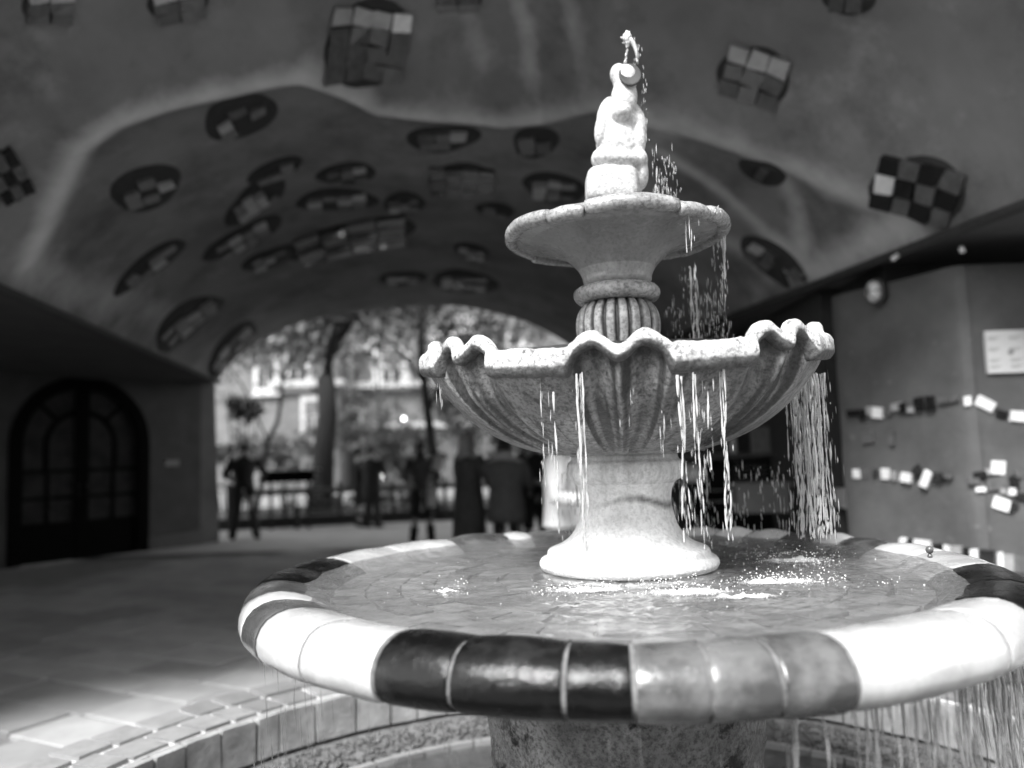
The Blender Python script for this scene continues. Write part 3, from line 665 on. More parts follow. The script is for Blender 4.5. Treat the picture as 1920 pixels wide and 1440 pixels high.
def tree(base, top, r0, label, crowns, seed, branches=6, cat='tree', name='tree'):
    t = tag(empty(name, (0, 0, 0)), label, cat, 'trees beyond the arch')
    r = random.Random(seed); b0 = Vector(base); t0 = Vector(top); V = []; F = []
    pth = [b0.lerp(t0, k / 9) + Vector((r.uniform(-.08, .08), r.uniform(-.08, .08), 0)) * (k > 0) for k in range(10)]
    tube(V, F, [p[:] for p in pth], [r0 * (1.25 if k == 0 else 1 - .06 * k) for k in range(10)], 10)
    for k in range(branches):
        s_ = pth[r.randint(4, 9)]; e_ = s_ + Vector((r.uniform(-2.2, 2.2), r.uniform(-1.2, 1.2), r.uniform(.6, 2.4)))
        mid = s_.lerp(e_, .5) + Vector((0, 0, .25)); tube(V, F, [s_[:], mid[:], e_[:]], [r0 * .4, r0 * .25, r0 * .1], 6)
    mesh('trunk', V, F, M_bark, t)
    for i, (c, rad, n, sz, mi) in enumerate(crowns):
        VV, FF = leaves(c, rad, n, sz, seed * 10 + i); fastmesh('crown', VV, FF, M_leaf[mi], t)
    return t
def gp(px, Y, z=0): p = atY(px, 900, Y); return (float(p[0]), Y, z)
def P3(px, py, Y): return tuple(float(q) for q in atY(px, py, Y))
tree(gp(597, 20), P3(640, 400, 20), .30, 'thick dark trunk with a high crown, left of centre in the arch', [(P3(660, 560, 20), (2.6, 1.5, 1.0), 1500, .12, 2), (P3(560, 650, 21), (1.2, 1, .6), 350, .11, 2)], 1)
tree(gp(820, 18), P3(775, 520, 18), .13, 'slim dark trunk leaning left behind the shell bowl rim', [(P3(900, 600, 19), (1.5, 1.2, .7), 500, .11, 2), (P3(780, 560, 19), (1.4, 1.2, .5), 400, .1, 1)], 2)
tree(gp(476, 19), P3(545, 640, 19), .07, 'thin dark trunk leaning right behind the leftmost person', [(P3(480, 640, 20), (1.0, 1, .6), 350, .1, 2)], 3, 3)
tree(gp(705, 25), P3(712, 560, 25), .06, 'thinnest upright young tree in the middle of the arch', [(P3(730, 620, 25), (1.6, 1, .8), 500, .11, 0)], 4, 3)
def bush(px, py, Y, rad, n, sz, mi, label, seed, group='bushes beyond the arch'):
    t = tag(empty('bush'), label, 'bush', group)
    c = P3(px, py, Y); VV, FF = leaves(c, rad, n, sz, seed); fastmesh('foliage', VV, FF, M_leaf[mi], t)
    V = []; F = []
    for k in range(4): tube(V, F, [(c[0] + (k - 1.5) * .1, Y, 0), (c[0] + (k - 1.5) * .25, Y, c[2])], [.03, .012], 5)
    mesh('stem', V, F, M_bark, t)
bush(455, 765, 20, (.45, .4, .35), 500, .12, 2, 'dark tufted bush on a stem behind the leftmost person', 21)
bush(540, 845, 22, (1.5, 1, .55), 1500, .09, 0, 'broad pale bush between the leaning trunk and the thick trunk', 22)
bush(680, 800, 24, (1.5, 1, .9), 1600, .09, 1, 'mid grey bush right of the thick trunk', 23)
bush(770, 850, 20, (1.1, .8, .7), 1200, .08, 2, 'dark bush behind the person with black trousers', 24)
bush(880, 760, 23, (1.4, 1, 1.0), 1600, .09, 2, 'dark tall bush behind the person in the long coat', 25)
bush(960, 830, 19, (1.0, .7, .8), 1200, .08, 2, 'dark bush under the left side of the shell bowl', 26)
bush(425, 850, 21, (.6, .5, .7), 600, .08, 2, 'dark narrow bush beside the left pillar', 27)
bush(640, 940, 18.9, (1.5, .4, .14), 700, .06, 1, 'low ground shrub along the kerb left of the paired people', 28)
bush(760, 930, 19.3, (1.0, .4, .16), 600, .06, 1, 'low ground shrub along the kerb right of the paired people', 29)
VV = []; FF = []; off = 0
for (px, py, Y, rad, n, sz) in ((700, 600, 34, (7, 2, 2.4), 2600, .16), (880, 680, 32, (3.5, 2, 2.6), 1500, .15), (470, 640, 33, (3, 2, 2.0), 1100, .15), (1000, 620, 33, (4, 2, 3), 1500, .16)):
    a_, b_ = leaves(P3(px, py, Y), rad, n, sz, px, clumps=60); VV.append(a_); FF.append(b_ + off); off += len(a_)
tag(fastmesh('distant_foliage', np.vstack(VV), np.vstack(FF), M_leaf[0]), kind='stuff')

def house(x0, x1, Y, H, label, wins, ledges, m=M_fac):
    t = tag(empty('apartment_house'), label, 'building', 'houses beyond the arch')
    boxobj('wall', ((x0 + x1) / 2, Y + 5, H / 2), (x1 - x0, 10, H), m, t)
    bm = bmesh.new(); box(bm, ((x0 + x1) / 2, Y + 4.8, H + .5), (x1 - x0 + .6, 10.6, 1.0)); bmobj('roof', bm, M_roof, t, bevel=.2, seg=1)
    for (px, py, w_, h_) in wins:
        c = P3(px, py, Y); f = boxobj('window', (c[0], Y - .05, c[2]), (w_ + .3, .12, h_ + .35), M_trim, t)
        boxobj('pane', (c[0], Y - .13, c[2] + h_ * .27), (w_ - .1, .04, h_ * .36), M_glass, f); boxobj('pane', (c[0] - w_ * .24, Y - .13, c[2] - h_ * .2), (w_ * .38, .04, h_ * .5), M_glass, f)
        boxobj('pane', (c[0] + w_ * .24, Y - .13, c[2] - h_ * .2), (w_ * .38, .04, h_ * .5), M_glass, f); boxobj('sill', (c[0], Y - .16, c[2] - h_ / 2 - .25), (w_ + .5, .22, .12), M_trim, f)
    for (px, py, w_) in ledges:
        c = P3(px, py, Y); boxobj('ledge', (c[0], Y - .25, c[2]), (w_, .5, .28), M_trim, t)
    return t
house(-24, -8.35, 38, 12, 'pale apartment house on the left with white ledges', [(590, 785, 1.0, 1.9), (560, 690, .9, 1.7), (500, 700, .9, 1.6)], [(580, 720, 3.6), (545, 640, 4.0)])
HOUSE = house(-8.2, 4.5, 40, 12.5, 'long apartment house behind the trees with a small white framed window', [(640, 700, .9, 1.8), (830, 690, .9, 1.8), (660, 800, .9, 1.8), (905, 680, .9, 1.8)], [(720, 722, 6), (720, 800, 9)])

M_em = bpy.data.materials.new('glow_ball'); M_em.use_nodes = True; b_ = M_em.node_tree.nodes['Principled BSDF']; b_.inputs['Base Color'].default_value = g(.8); b_.inputs['Emission Color'].default_value = g(1); b_.inputs['Emission Strength'].default_value = 3.0
for (px, py, Y, lb) in ((757, 785, 21.5, 'upper of two small lit globe lamps among the bushes in the arch'), (719, 893, 18.2, 'lower of two small lit globe lamps, near the fence in the arch')):
    c = P3(px, py, Y); t = tag(empty('glow_spot'), lb, 'lamp'); V = []; F = []  # glowing ball on a post, added to give a bright dot
    tube(V, F, [(c[0], c[1], .02), (c[0], c[1], c[2] - .03)], .015, 6); mesh('post', V, F, M_metal, t)
    V, F = lathe([(.005, -.045), (.032, -.032), (.045, 0), (.032, .032), (.003, .045)], 12); o = mesh('globe', V, F, M_em, t); o.location = c
fr_ = HOUSE
for (px, py, w_, h_) in ((733, 690, 1.9, 2.2), (541, 690, .6, 2.6), (848, 612, 2.4, 1.3), (690, 640, 1.6, .8), (600, 722, 2.4, .5), (975, 650, 1.4, 1.6)):
    c = P3(px, py, 39.6); boxobj('panel', (c[0], 39.78, c[2]), (w_, .12, h_), M_trim, fr_, bevel=.02)  # white panels for bright patches; some stand in for sky between the leaves
c = P3(733, 678, 39.6); boxobj('panel', (c[0], 39.68, c[2] + .3), (.85, .06, .8), M_glass, fr_); 
for dx in (-.25, .25): boxobj('panel', (c[0] + dx, 39.68, c[2] - .75), (.36, .06, .9), M_glass, fr_)
# ------------------------------------------------------------------ people in the street
def person(px, Y, H, label, pose='stand', top=M_cd, legs=M_cb, hair=M_hair, coat=0.0, facing=0.0, arms=((.2, .05), (.2, .05)), legspread=.1, longhair=False, bag=None, bend=0.0, width=1.0, x=None):
    c = atY(px, 900, Y); k = H / 1.75
    t = tag(empty('person', (float(c[0]), Y, 0), facing), label, 'person', 'people in the street')
    me = bpy.data.meshes.new('body'); lx = legspread
    def shp(sd, f, b): return Vector((sd * .19 * width, 0, 1.42))
    J = {'pel': (0, 0, .95), 'wai': (0, .0, 1.12), 'che': (0, -bend * .1, 1.32), 'nk0': (0, -bend * .18, 1.48), 'nk': (0, -bend * .2, 1.54), 'hd': (0, -bend * .25 - .015, 1.62), 'ht': (0, -bend * .25, 1.72)}
    R_ = {'pel': (.155, .115), 'wai': (.13, .10), 'che': (.165, .115), 'nk0': (.09, .07), 'nk': (.055, .055), 'hd': (.075, .09), 'ht': (.055, .065)}
    E_ = [('pel', 'wai'), ('wai', 'che'), ('che', 'nk0'), ('nk0', 'nk'), ('nk', 'hd'), ('hd', 'ht')]
    for sd, nm in ((-1, 'l'), (1, 'r')):
        fw, out = arms[0 if sd < 0 else 1]
        sh_ = Vector((sd * .19, -bend * .15, 1.43)); el = sh_ + Vector((sd * (.05 + out), -.06 - fw * .3, -.27 + fw * .05)); wr = el + Vector((-sd * out * .9, -fw * .8, -.22 + fw * .55))
        J[nm + 's'] = sh_[:]; J[nm + 'e'] = el[:]; J[nm + 'w'] = wr[:]; hdn = wr + (wr - el).normalized() * .08; J[nm + 'h'] = hdn[:]
        R_[nm + 's'] = (.06, .06); R_[nm + 'e'] = (.042, .042); R_[nm + 'w'] = (.028, .028); R_[nm + 'h'] = (.035, .018)
        E_ += [('nk0', nm + 's'), (nm + 's', nm + 'e'), (nm + 'e', nm + 'w'), (nm + 'w', nm + 'h')]
        J[nm + 'hp'] = (sd * .09, 0, .88); J[nm + 'k'] = (sd * (.09 + lx * .4), -.03, .5); J[nm + 'a'] = (sd * (.09 + lx), .02, .09); J[nm + 't'] = (sd * (.1 + lx), -.15, .035)
        R_[nm + 'hp'] = (.09, .1); R_[nm + 'k'] = (.058, .062); R_[nm + 'a'] = (.042, .048); R_[nm + 't'] = (.04, .03)
        E_ += [('pel', nm + 'hp'), (nm + 'hp', nm + 'k'), (nm + 'k', nm + 'a'), (nm + 'a', nm + 't')]
        for q in range(5):   # fingers
            f = nm + 'f%d' % q; base = hdn + Vector(((q - 2) * .014, 0, 0)); dr = (wr - el).normalized()
            J[f] = (base + dr * (.03 if q in (0, 4) else .045))[:]; J[f + 'b'] = (Vector(J[f]) + dr * .03 + Vector((0, -.012, 0)))[:]
            R_[f] = (.009, .009); R_[f + 'b'] = (.007, .007); E_ += [(nm + 'h', f), (f, f + 'b')]
    names = list(J); idx = {n_: i for i, n_ in enumerate(names)}
    me.from_pydata([tuple(q * k for q in J[n_]) for n_ in names], [(idx[a_], idx[b_]) for a_, b_ in E_], []); me.materials.append(M_skin)
    o = link('body', me, t)
    md = o.modifiers.new('skin', 'SKIN'); 
    for i, n_ in enumerate(names):
        sv = me.skin_vertices[0].data[i]; sv.radius = (R_[n_][0] * k * width, R_[n_][1] * k * width); sv.use_root = (n_ == 'pel')
    o.modifiers.new('sub', 'SUBSURF').render_levels = 1
    # clothes: lofted rings following the body
    def loft(name, rings, m, n=16, wr=.012):
        V = []; F = []
        for (c0, rx, ry) in rings:
            for q in range(n):
                th = 2 * PI * q / n; j = 1 + wr * 6 * noise.noise(Vector((th * 1.3, c0[2] * 7, px * .1)))
                V.append(((c0[0] + rx * j * math.cos(th)) * k, (c0[1] + ry * j * math.sin(th)) * k, c0[2] * k))
        for i in range(len(rings) - 1):
            for q in range(n): F.append((i * n + q, i * n + (q + 1) % n, (i + 1) * n + (q + 1) % n, (i + 1) * n + q))
        F.append(tuple(range(n))[::-1]); F.append(tuple((len(rings) - 1) * n + q for q in range(n)))
        return mesh(name, V, F, m, t)
    w = width; hem = .93 if not coat else .93 - coat
    rings = [((0, .0, hem), .19 * w + coat * .06, .14 * w + coat * .05)]
    if coat: rings.append(((0, 0, .8), .19 * w, .15 * w))
    rings += [((0, 0, .95), .18 * w, .135 * w), ((0, 0, 1.12), .165 * w, .125 * w), ((0, -bend * .1, 1.3), .20 * w, .14 * w), ((0, -bend * .15, 1.41), .205 * w, .125 * w), ((0, -bend * .18, 1.46), .14 * w, .10 * w), ((0, -bend * .19, 1.50), .08, .08)]
    loft('coat' if coat else 'jacket', rings, top)
    for nm in 'lr':
        V = []; F = []
        pts = [Vector(J[nm + q]) for q in 'sew']; pts[2] = pts[1].lerp(pts[2], .93)
        pp = [pts[0] + Vector((0, 0, .02)), pts[0].lerp(pts[1], .5), pts[1], pts[1].lerp(pts[2], .5), pts[2]]
        tube(V, F, [(p * k)[:] for p in pp], [.078 * k * w, .068 * k * w, .062 * k, .055 * k, .048 * k], 10); mesh('sleeve', V, F, top, t)
        V = []; F = []; hp, kn, an = (Vector(J[nm + q]) for q in ('hp', 'k', 'a'))
        tube(V, F, [(p * k)[:] for p in (hp + Vector((0, 0, .08)), hp, kn, kn.lerp(an, .5), an + Vector((0, 0, -.02)))], [.1 * k, .11 * k, .08 * k, .075 * k, .07 * k], 10); mesh('trouser_leg', V, F, legs, t)
        V = []; F = []; tt = Vector(J[nm + 't']); tube(V, F, [((an + Vector((0, .05, -.03))) * k)[:], ((an + Vector((0, -.02, -.02))) * k)[:], (tt * k)[:], ((tt + Vector((0, -.07, -.005))) * k)[:]], [.035 * k, .052 * k, .045 * k, .025 * k], 8); mesh('shoe', V, F, M_cb, t)
    hc = Vector(J['hd']) + Vector((0, .012, .03)); V = []; F = []
    prof = [(.05, -.10 if longhair else -.05), (.088, -.04), (.1, .02), (.092, .07), (.06, .105), (.015, .118)]
    if longhair: prof = [(.10, -.26), (.115, -.16)] + prof[1:]
    V, F = lathe(prof, 14)
    V = [((hc.x + v[0]) * k, (hc.y + v[1] * (1.15) + (.035 if v[2] < .05 else .0)) * k, (hc.z + v[2]) * k) for v in V]; mesh('hair', V, F, hair, t)
    V, F = [], []   # face: nose, eyes, ears, mouth
    hz = Vector(J['hd']); 
    tube(V, F, [((hz + Vector((0, -.085, .015))) * k)[:], ((hz + Vector((0, -.112, -.02))) * k)[:]], [.008 * k, .014 * k], 6)
    mesh('nose', V, F, M_skin, t)
    V, F = [], []
    for sx in (-.03, .03): tube(V, F, [((hz + Vector((sx - .01, -.088, .018))) * k)[:], ((hz + Vector((sx + .01, -.088, .018))) * k)[:]], [.007 * k, .007 * k], 6)
    tube(V, F, [((hz + Vector((-.02, -.087, -.05))) * k)[:], ((hz + Vector((.02, -.087, -.05))) * k)[:]], [.005 * k, .005 * k], 6)
    mesh('eyes_and_mouth', V, F, M_hair, t)
    return t
def bag(px, py, Y, w_, h_, m, label, parent=None):
    c = atY(px, py, Y); t = tag(empty('handbag'), label, 'bag')
    bm = bmesh.new(); box(bm, tuple(c), (w_, .08, h_)); bmobj('bag_body', bm, m, t, bevel=.02)
    V = []; F = []; tube(V, F, [(c[0] - w_ * .3, c[1], c[2] + h_ / 2), (c[0] - w_ * .2, c[1], c[2] + h_ / 2 + .12), (c[0] + w_ * .2, c[1], c[2] + h_ / 2 + .12), (c[0] + w_ * .3, c[1], c[2] + h_ / 2)], .01, 6); mesh('strap', V, F, m, t)
person(458, 15.0, 1.83, 'person in dark clothes with legs apart beside the left pillar, seen from behind', top=M_cb, facing=PI + .2, arms=((.25, .12), (.25, .12)), legspread=.12)
person(697, 16.6, 1.72, 'person in a long black coat standing in the middle of the arch', top=M_cb, coat=.4, facing=PI - .4, arms=((.1, .03), (.2, .03)), legspread=.04, width=1.15)
person(672, 17.0, 1.68, 'person in dark clothes close behind the one in the black coat', top=M_cb, facing=1.9, arms=((.3, .05), (.3, .05)), legspread=.06)
person(790, 13.3, 1.70, 'person with long dark hair, grey jacket and black trousers facing the fountain', top=M_cg, longhair=True, facing=.25, arms=((.25, .08), (.3, .03)), legspread=.07)
person(878, 10.5, 1.74, 'person in a long dark coat with fair hair, just left of the shell bowl', top=M_cd, legs=M_cd, coat=.75, hair=M_hairl, facing=2.2, arms=((.2, .06), (.6, .1)), width=1.3, longhair=True)
person(948, 9.8, 1.66, 'person in a grey jacket below the left flank of the shell bowl', top=M_cg, facing=PI - .3, coat=.25, arms=((.2, .05), (.35, .05)), width=1.35, legspread=.06)
person(1000, 10.8, 1.72, 'person in dark clothes close behind the grey jacket, nearest the pale crumpled jacket', top=M_cb, facing=.6, arms=((.3, .08), (.3, .06)), width=1.1)
person(1062, 6.4, 1.70, 'person in a pale crumpled jacket half hidden behind the pedestal', top=M_cw, facing=.8, arms=((.35, .14), (.4, .1)), legs=M_cd, width=1.35, bend=.4)
bag(808, 935, 13.1, .13, .28, M_cw, 'pale cloth bag held beside the person with black trousers')

c = atY(820, 868, 12.95); o = boxobj('paper_sheet', (0, 0, 0), (.15, .01, .26), M_cw, bevel=.003); o.location = c; o.rotation_euler = (.4, .3, .2)
tag(o, 'pale sheet held up by the person in black trousers', 'paper')
# ------------------------------------------------------------------ lower pool: kerb, stone lining, pebbles, water
pool = tag(empty('lower_pool', (BX, FY, 0)), 'round tiled kerb and stone lining of the lower pool around the fountain foot', 'pool')
RO, RI, KZ = 2.17, 1.82, .45
prof = [(RO + .02, 0), (RO + .02, KZ - .012), (RI + .005, KZ - .012), (RI + .005, .02), (RI - .02, .02)]
def core(name, prof, m, n=120):
    V = []; F = []
    for (r, z) in prof:
        for k in range(n): t = 2 * PI * k / n; V.append((r * math.cos(t), r * math.sin(t), z))
    for i in range(len(prof) - 1):
        for k in range(n): F.append((i * n + k, i * n + (k + 1) % n, (i + 1) * n + (k + 1) % n, (i + 1) * n + k))
    mesh(name, V, F, m, pool, smooth=False)
core('kerb_core', [(RO, 0), (RO, KZ - .012), (RI, KZ - .012), (RI, .26)], M_kj)
core('pool_bed', [(RI, .26), (RI - .06, .24), (RI - .30, .19), (RI - .34, .10), (.2, .10)], M_bed)
def arc_block(r0, r1, z0, z1, t0, t1, jit=.004, seg=3):
    V = []; F = []
    for q in range(seg + 1):
        t = lerp(t0, t1, q / seg)
        for (r, z) in ((r0, z0), (r1, z0), (r1, z1), (r0, z1)): V.append((r * math.cos(t), r * math.sin(t), z))
    for q in range(seg):
        b = q * 4
        for (a_, c_) in ((0, 1), (1, 2), (2, 3), (3, 0)): F.append((b + a_, b + 4 + a_, b + 4 + c_, b + c_))
    F.append((0, 1, 2, 3)); F.append(tuple(seg * 4 + q for q in (3, 2, 1, 0)))
    rr = random.Random(int(t0 * 1e5)); jj = [rr.uniform(-jit, jit) for _ in range(8)]
    V = [(v[0] + jj[i % 4] , v[1] + jj[4 + i % 4], v[2]) for i, v in enumerate(V)]
    return V, F
for row, (r0, r1) in enumerate(((RI + .006, RI + .160), (RI + .188, RO - .012))):
    t = random.random() * .05
    while t < 2 * PI - .02:
        dt = random.uniform(.055, .10)
        V, F = arc_block(r0, r1, KZ - .03, KZ + random.uniform(.0, .006), t + .006, min(t + dt, 2 * PI) - .006, jit=.006)
        deg = math.degrees(t)
        mesh('kerb_tile', V, F, M_kt[2] if 118 < deg < 123 else random.choice(M_kt[:2]), pool, smooth=False); t += dt
t = 0
while t < 2 * PI - .03:      # limestone blocks lining the inside
    dt = random.uniform(.055, .11); tt = min(t + dt, 2 * PI)
    V, F = arc_block(RI - .035 - random.uniform(0, .006), RI + .002, .27, KZ - .016 , t + .003, tt - .003, jit=.003)
    V = [(v[0], v[1], v[2] + .004 * noise.noise(Vector((v[0] * 9, v[1] * 9, 0)))) for v in V]
    mesh('lining_block', V, F, M_ks, pool, smooth=False); t += dt
t = 0
while t < 2 * PI - .03:      # pale worn course below the pebbles
    dt = random.uniform(.05, .09); V, F = arc_block(RI - .31, RI - .275, .17, .222, t + .002, min(t + dt, 2 * PI) - .002, jit=.006)
    mesh('edging_stone', V, F, M_kt[0], pool, smooth=False); t += dt
# pebble band
VV = []; FF = []; off = 0
ico = bmesh.new(); bmesh.ops.create_icosphere(ico, subdivisions=1, radius=1); IV = np.array([v.co[:] for v in ico.verts]); IF = np.array([[v.index for v in f.verts] for f in ico.faces]); ico.free()
N = 4200
th = rng.uniform(0, 2 * PI, N); rr = rng.uniform(RI - .26, RI - .05, N)
sz = rng.uniform(.007, .014, (N, 1, 1)) * np.array([1, 1, .7])
cc = np.stack([rr * np.cos(th), rr * np.sin(th), .245 - (RI - .05 - rr) * .17], 1)
V = (IV[None] * sz + cc[:, None]).reshape(-1, 3); F = (IF[None] + (np.arange(N) * len(IV))[:, None, None]).reshape(-1, 3)
o = fastmesh('pebbles', V, F, M_peb, pool); o.data.shade_smooth(); tag(o, kind='stuff')
# mosaic floor of the pool
for ring in range(9):
    r0 = .36 + ring * .14; nn = int(2 * PI * r0 / .17)
    for k in range(nn):
        t0 = 2 * PI * k / nn + ring * .3; tcen = (t0 + PI / nn)
        x, y = BX + (r0 + .07) * math.cos(tcen), FY + (r0 + .07) * math.sin(tcen)
        if not inview(x, y, .12, 60): continue
        V, F = arc_block(r0 + .004, r0 + .134, .09, .115 + random.uniform(0, .006), t0 + .004 / r0, t0 + 2 * PI / nn - .004 / r0, jit=.012, seg=1)
        mesh('floor_tile', V, F, random.choice((M_tg, M_tm, M_tm, M_tb)), pool, smooth=False)
IMP = [(float(atZ(px, py, 1.17)[0]) - BX, float(atZ(px, py, 1.17)[1]) - FY, a_) for (px, py, a_) in ((1095, 1108, .005), (1295, 1112, .006), (1455, 1092, .006), (1490, 1052, .006), (845, 1110, .004), (1400, 1125, .004), (1640, 1105, .002), (1010, 1125, .002), (1250, 1140, .003))]
def water_disc(name, R, z, m, amp, sc, res=150, r_in=0.0, cx=BX, cy=FY):
    V = []; F = []; NA_ = 480 if name == 'basin_water' else 200
    for i in range(res + 1):
        r = lerp(r_in, R, i / res)
        for k in range(NA_):
            t = 2 * PI * k / NA_; x, y = r * math.cos(t), r * math.sin(t); zz_ = 0.0
            if name == 'basin_water':
                for (ix_, iy_, ia_) in IMP:
                    dd = math.hypot(x - ix_, y - iy_)
                    if dd < .3: zz_ = zz_ + ia_ * math.exp(-dd / .07) * math.sin(dd * 210 + ix_ * 40) if dd > 0 else zz_
            h = zz_ + amp * (noise.noise(Vector((x * sc, y * sc, 1))) + .5 * noise.noise(Vector((x * sc * 2.3, y * sc * 2.3, 4)))) * min(1, (R - r) / .05 + .0)
            V.append((x, y, h))
    for i in range(res):
        for k in range(NA_): F.append((i * NA_ + k, (i + 1) * NA_ + k, (i + 1) * NA_ + (k + 1) % NA_, i * NA_ + (k + 1) % NA_))
    o = mesh(name, V, F, m); o.location = (cx, cy, z); return tag(o, kind='structure')
water_disc('pool_water', RI - .26, .20, M_pool, .008, 14, res=90, r_in=.30)

# ------------------------------------------------------------------ the fountain
ft = tag(empty('tiered_fountain', (FX, FY, 0)), 'three tiered stone fountain with shell bowl, statue on top and glazed tile basin rim', 'fountain')
def inft(o, dx=0.0): o.location = (dx, 0, 0); return o
# foot column
V, F = lathe(smoothprof([(.55, .1), (.48, .16), (.42, .3), (.36, .6), (.37, .85), (.40, .96), (.42, 1.03), (.41, 1.07)], 50), 64, jitter=.012)
inft(mesh('foot_column', V, F, M_col, ft), -.03)
# basin: hidden body
SEC = [(.775, 1.138), (.80, 1.157), (.83, 1.169), (.86, 1.178), (.89, 1.183), (.915, 1.183), (.938, 1.178), (.957, 1.168), (.970, 1.153), (.978, 1.135), (.980, 1.117), (.976, 1.102), (.966, 1.090), (.95, 1.081), (.925, 1.075), (.885, 1.072), (.855, 1.076)]
basin = mesh('basin', *lathe([(.30, 1.03), (.6, 1.04), (.83, 1.074)] + SEC[::-1] + [(.765, 1.13), (.0, 1.13)], 220), M_grout, ft); inft(basin, -.03)
SEG = [(-146, -134, 'w'), (-134, -122.3, 'w'), (-122.3, -113.5, 'b'), (-113.5, -102.4, 'b'), (-102.4, -96.1, 'b'), (-96.1, -89.3, 'g'), (-89.3, -82.8, 'g'), (-82.8, -75.5, 'g'),
       (-75.5, -54, 'w'), (-54, -44, 'w'), (-44, -29, 'b'), (-29, -13, 'b'), (-13, 3, 'w'), (3, 16, 'l'), (16, 26, 'g'), (26, 33, 'w'), (33, 41, 'd'), (41, 50, 'w'), (50, 58, 'l'), (58, 67, 'w'),
       (67, 80, 'g'), (80, 93, 'l'), (93, 105, 'g'), (105, 111, 'w'), (111, 126, 'g'), (126, 143, 'w'), (143, 161, 'w'), (161, 174, 'b'), (174, 187, 'b'), (187, 199, 'g'), (199, 206, 'l'), (206, 214, 'd')]
MT = {'w': M_gw, 'b': M_gb, 'g': M_gg, 'l': M_gl, 'd': M_gd}
for i, (a0, a1, tn) in enumerate(SEG):
    rr = random.Random(i * 7 + 3); back = 0 <= (a0 % 360) <= 200
    grow = rr.uniform(.0, .004); hump = (rr.uniform(.004, .018) if back and a1 - a0 < 16 else rr.uniform(0, .004)); gap = .24
    ns = max(10, int((a1 - a0) * 2.0)); V = []; F = []; m_ = len(SEC)
    secn = []
    for q in range(m_):
        p0 = SEC[max(q - 1, 0)]; p1 = SEC[min(q + 1, m_ - 1)]; tx, tz = p1[0] - p0[0], p1[1] - p0[1]; l_ = math.hypot(tx, tz); secn.append((-tz / l_, tx / l_))
    fl_ = [0, .012] + [lerp(.02, .98, q / (ns - 4)) for q in range(ns - 3)] + [.988, 1]
    for s_ in range(ns + 1):
        f = fl_[s_]; e_ = 1 - (2 * abs(f - .5)) ** 24        # pillowed ends
        th_ = math.radians(lerp(a0 + gap, a1 - gap, f))
        for q in range(m_):
            pr = grow * .6 + .0035 + .0018 * e_ + hump * math.sin(f * PI) ** 1.2 * max(0, math.sin(PI * min(1, q / 8.5)))
            pr += .003 * noise.noise(Vector((math.cos(th_) * 9, math.sin(th_) * 9, q * .4)))
            sgn = -1 if secn[q][1] < 0 and q < 6 else 1
            nx_, nz_ = secn[q]
            if q < 8 and nz_ < 0: nx_, nz_ = -nx_, -nz_
            if q >= 8 and nx_ < 0: nx_, nz_ = -nx_, -nz_
            if q in (m_ - 1, m_ - 2, m_ - 3): nx_, nz_ = 0, -1
            r_ = SEC[q][0] + nx_ * pr * .8; z_ = SEC[q][1] + nz_ * pr * .8
            V.append((r_ * math.cos(th_), r_ * math.sin(th_), z_))
    for s_ in range(ns):
        for q in range(m_ - 1): b = s_ * m_ + q; F.append((b, b + 1, b + m_ + 1, b + m_))
    nb_ = len(V)   # end caps reaching back to the core
    for end in (0, ns):
        cth = math.radians(lerp(a0 + gap, a1 - gap, end / ns)); ci = len(V); V.append((.89 * math.cos(cth), .89 * math.sin(cth), 1.14))
        d0 = len(V); V += [V[end * m_ + q] for q in range(m_)]
        for q in range(m_ - 1):
            b = d0 + q; F.append((b, ci, b + 1) if end == 0 else (b + 1, ci, b))
    mesh('rim_tile', V, F, MT[tn], basin)
# crazy-paving mosaic on the basin floor
for ring in range(6):
    r0 = .24 + ring * .088; nn = int(2 * PI * (r0 + .04) / .105); ph = random.random()
    for k in range(nn):
        t0 = 2 * PI * k / nn + ph; t1 = t0 + 2 * PI / nn; P4 = []
        for (r_, t_) in ((r0, t0), (r0 + .088, t0 + random.uniform(-.25, .25) / nn), (r0 + .088, t1 + random.uniform(-.25, .25) / nn), (r0, t1)):
            P4.append((r_, t_))
        cr_ = r0 + .044; ct_ = (t0 + t1) / 2; poly = []
        for (r_, t_) in P4:
            r2 = lerp(cr_, r_, .93) + random.uniform(-.008, .008); t2 = lerp(ct_, t_, .94) + random.uniform(-.006, .006) / r0; poly.append((r2 * math.cos(t2), r2 * math.sin(t2)))
        V, F = prism(poly[::-1], 1.13, 1.146 + random.uniform(0, .005)); mesh('floor_tile', V, F, random.choice(M_ft), basin, smooth=False)
# pedestal
MP = 2.2 / FPX * 1.0
def zc(y): return float(atY(1178, y, 2.2)[2])
def pr(lst, k=1.0): return [(r * MP * k, zc(y)) for (r, y) in lst]
P_ = smoothprof(pr([(157, 1078), (158, 1070)]) , 2) + pr([(152, 1066), (152, 1063)]) + smoothprof(pr([(160, 1062), (164, 1053), (160, 1044), (151, 1040)]), 16) + pr([(150, 1038)]) + smoothprof(pr([(149, 1034), (145, 1026), (124, 1017), (105, 1003), (93, 984), (86, 960), (83, 938), (86, 916), (93, 903)]), 40) + smoothprof(pr([(103, 898), (107, 885), (106, 868), (101, 862)]), 14) + pr([(99, 858), (98, 846)])
V, F = lathe(P_, 120, jitter=.0012)
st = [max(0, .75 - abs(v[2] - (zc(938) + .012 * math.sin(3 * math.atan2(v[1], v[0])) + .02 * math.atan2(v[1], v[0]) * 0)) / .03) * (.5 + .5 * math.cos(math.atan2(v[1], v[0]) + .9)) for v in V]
st = [a_ + (.45 if v[2] > zc(905) else 0) * .7 for a_, v in zip(st, V)]  # darker band round the neck, and a darker tone above it
inft(mesh('pedestal', V, F, M_stone, ft, attr={'tone': st}))
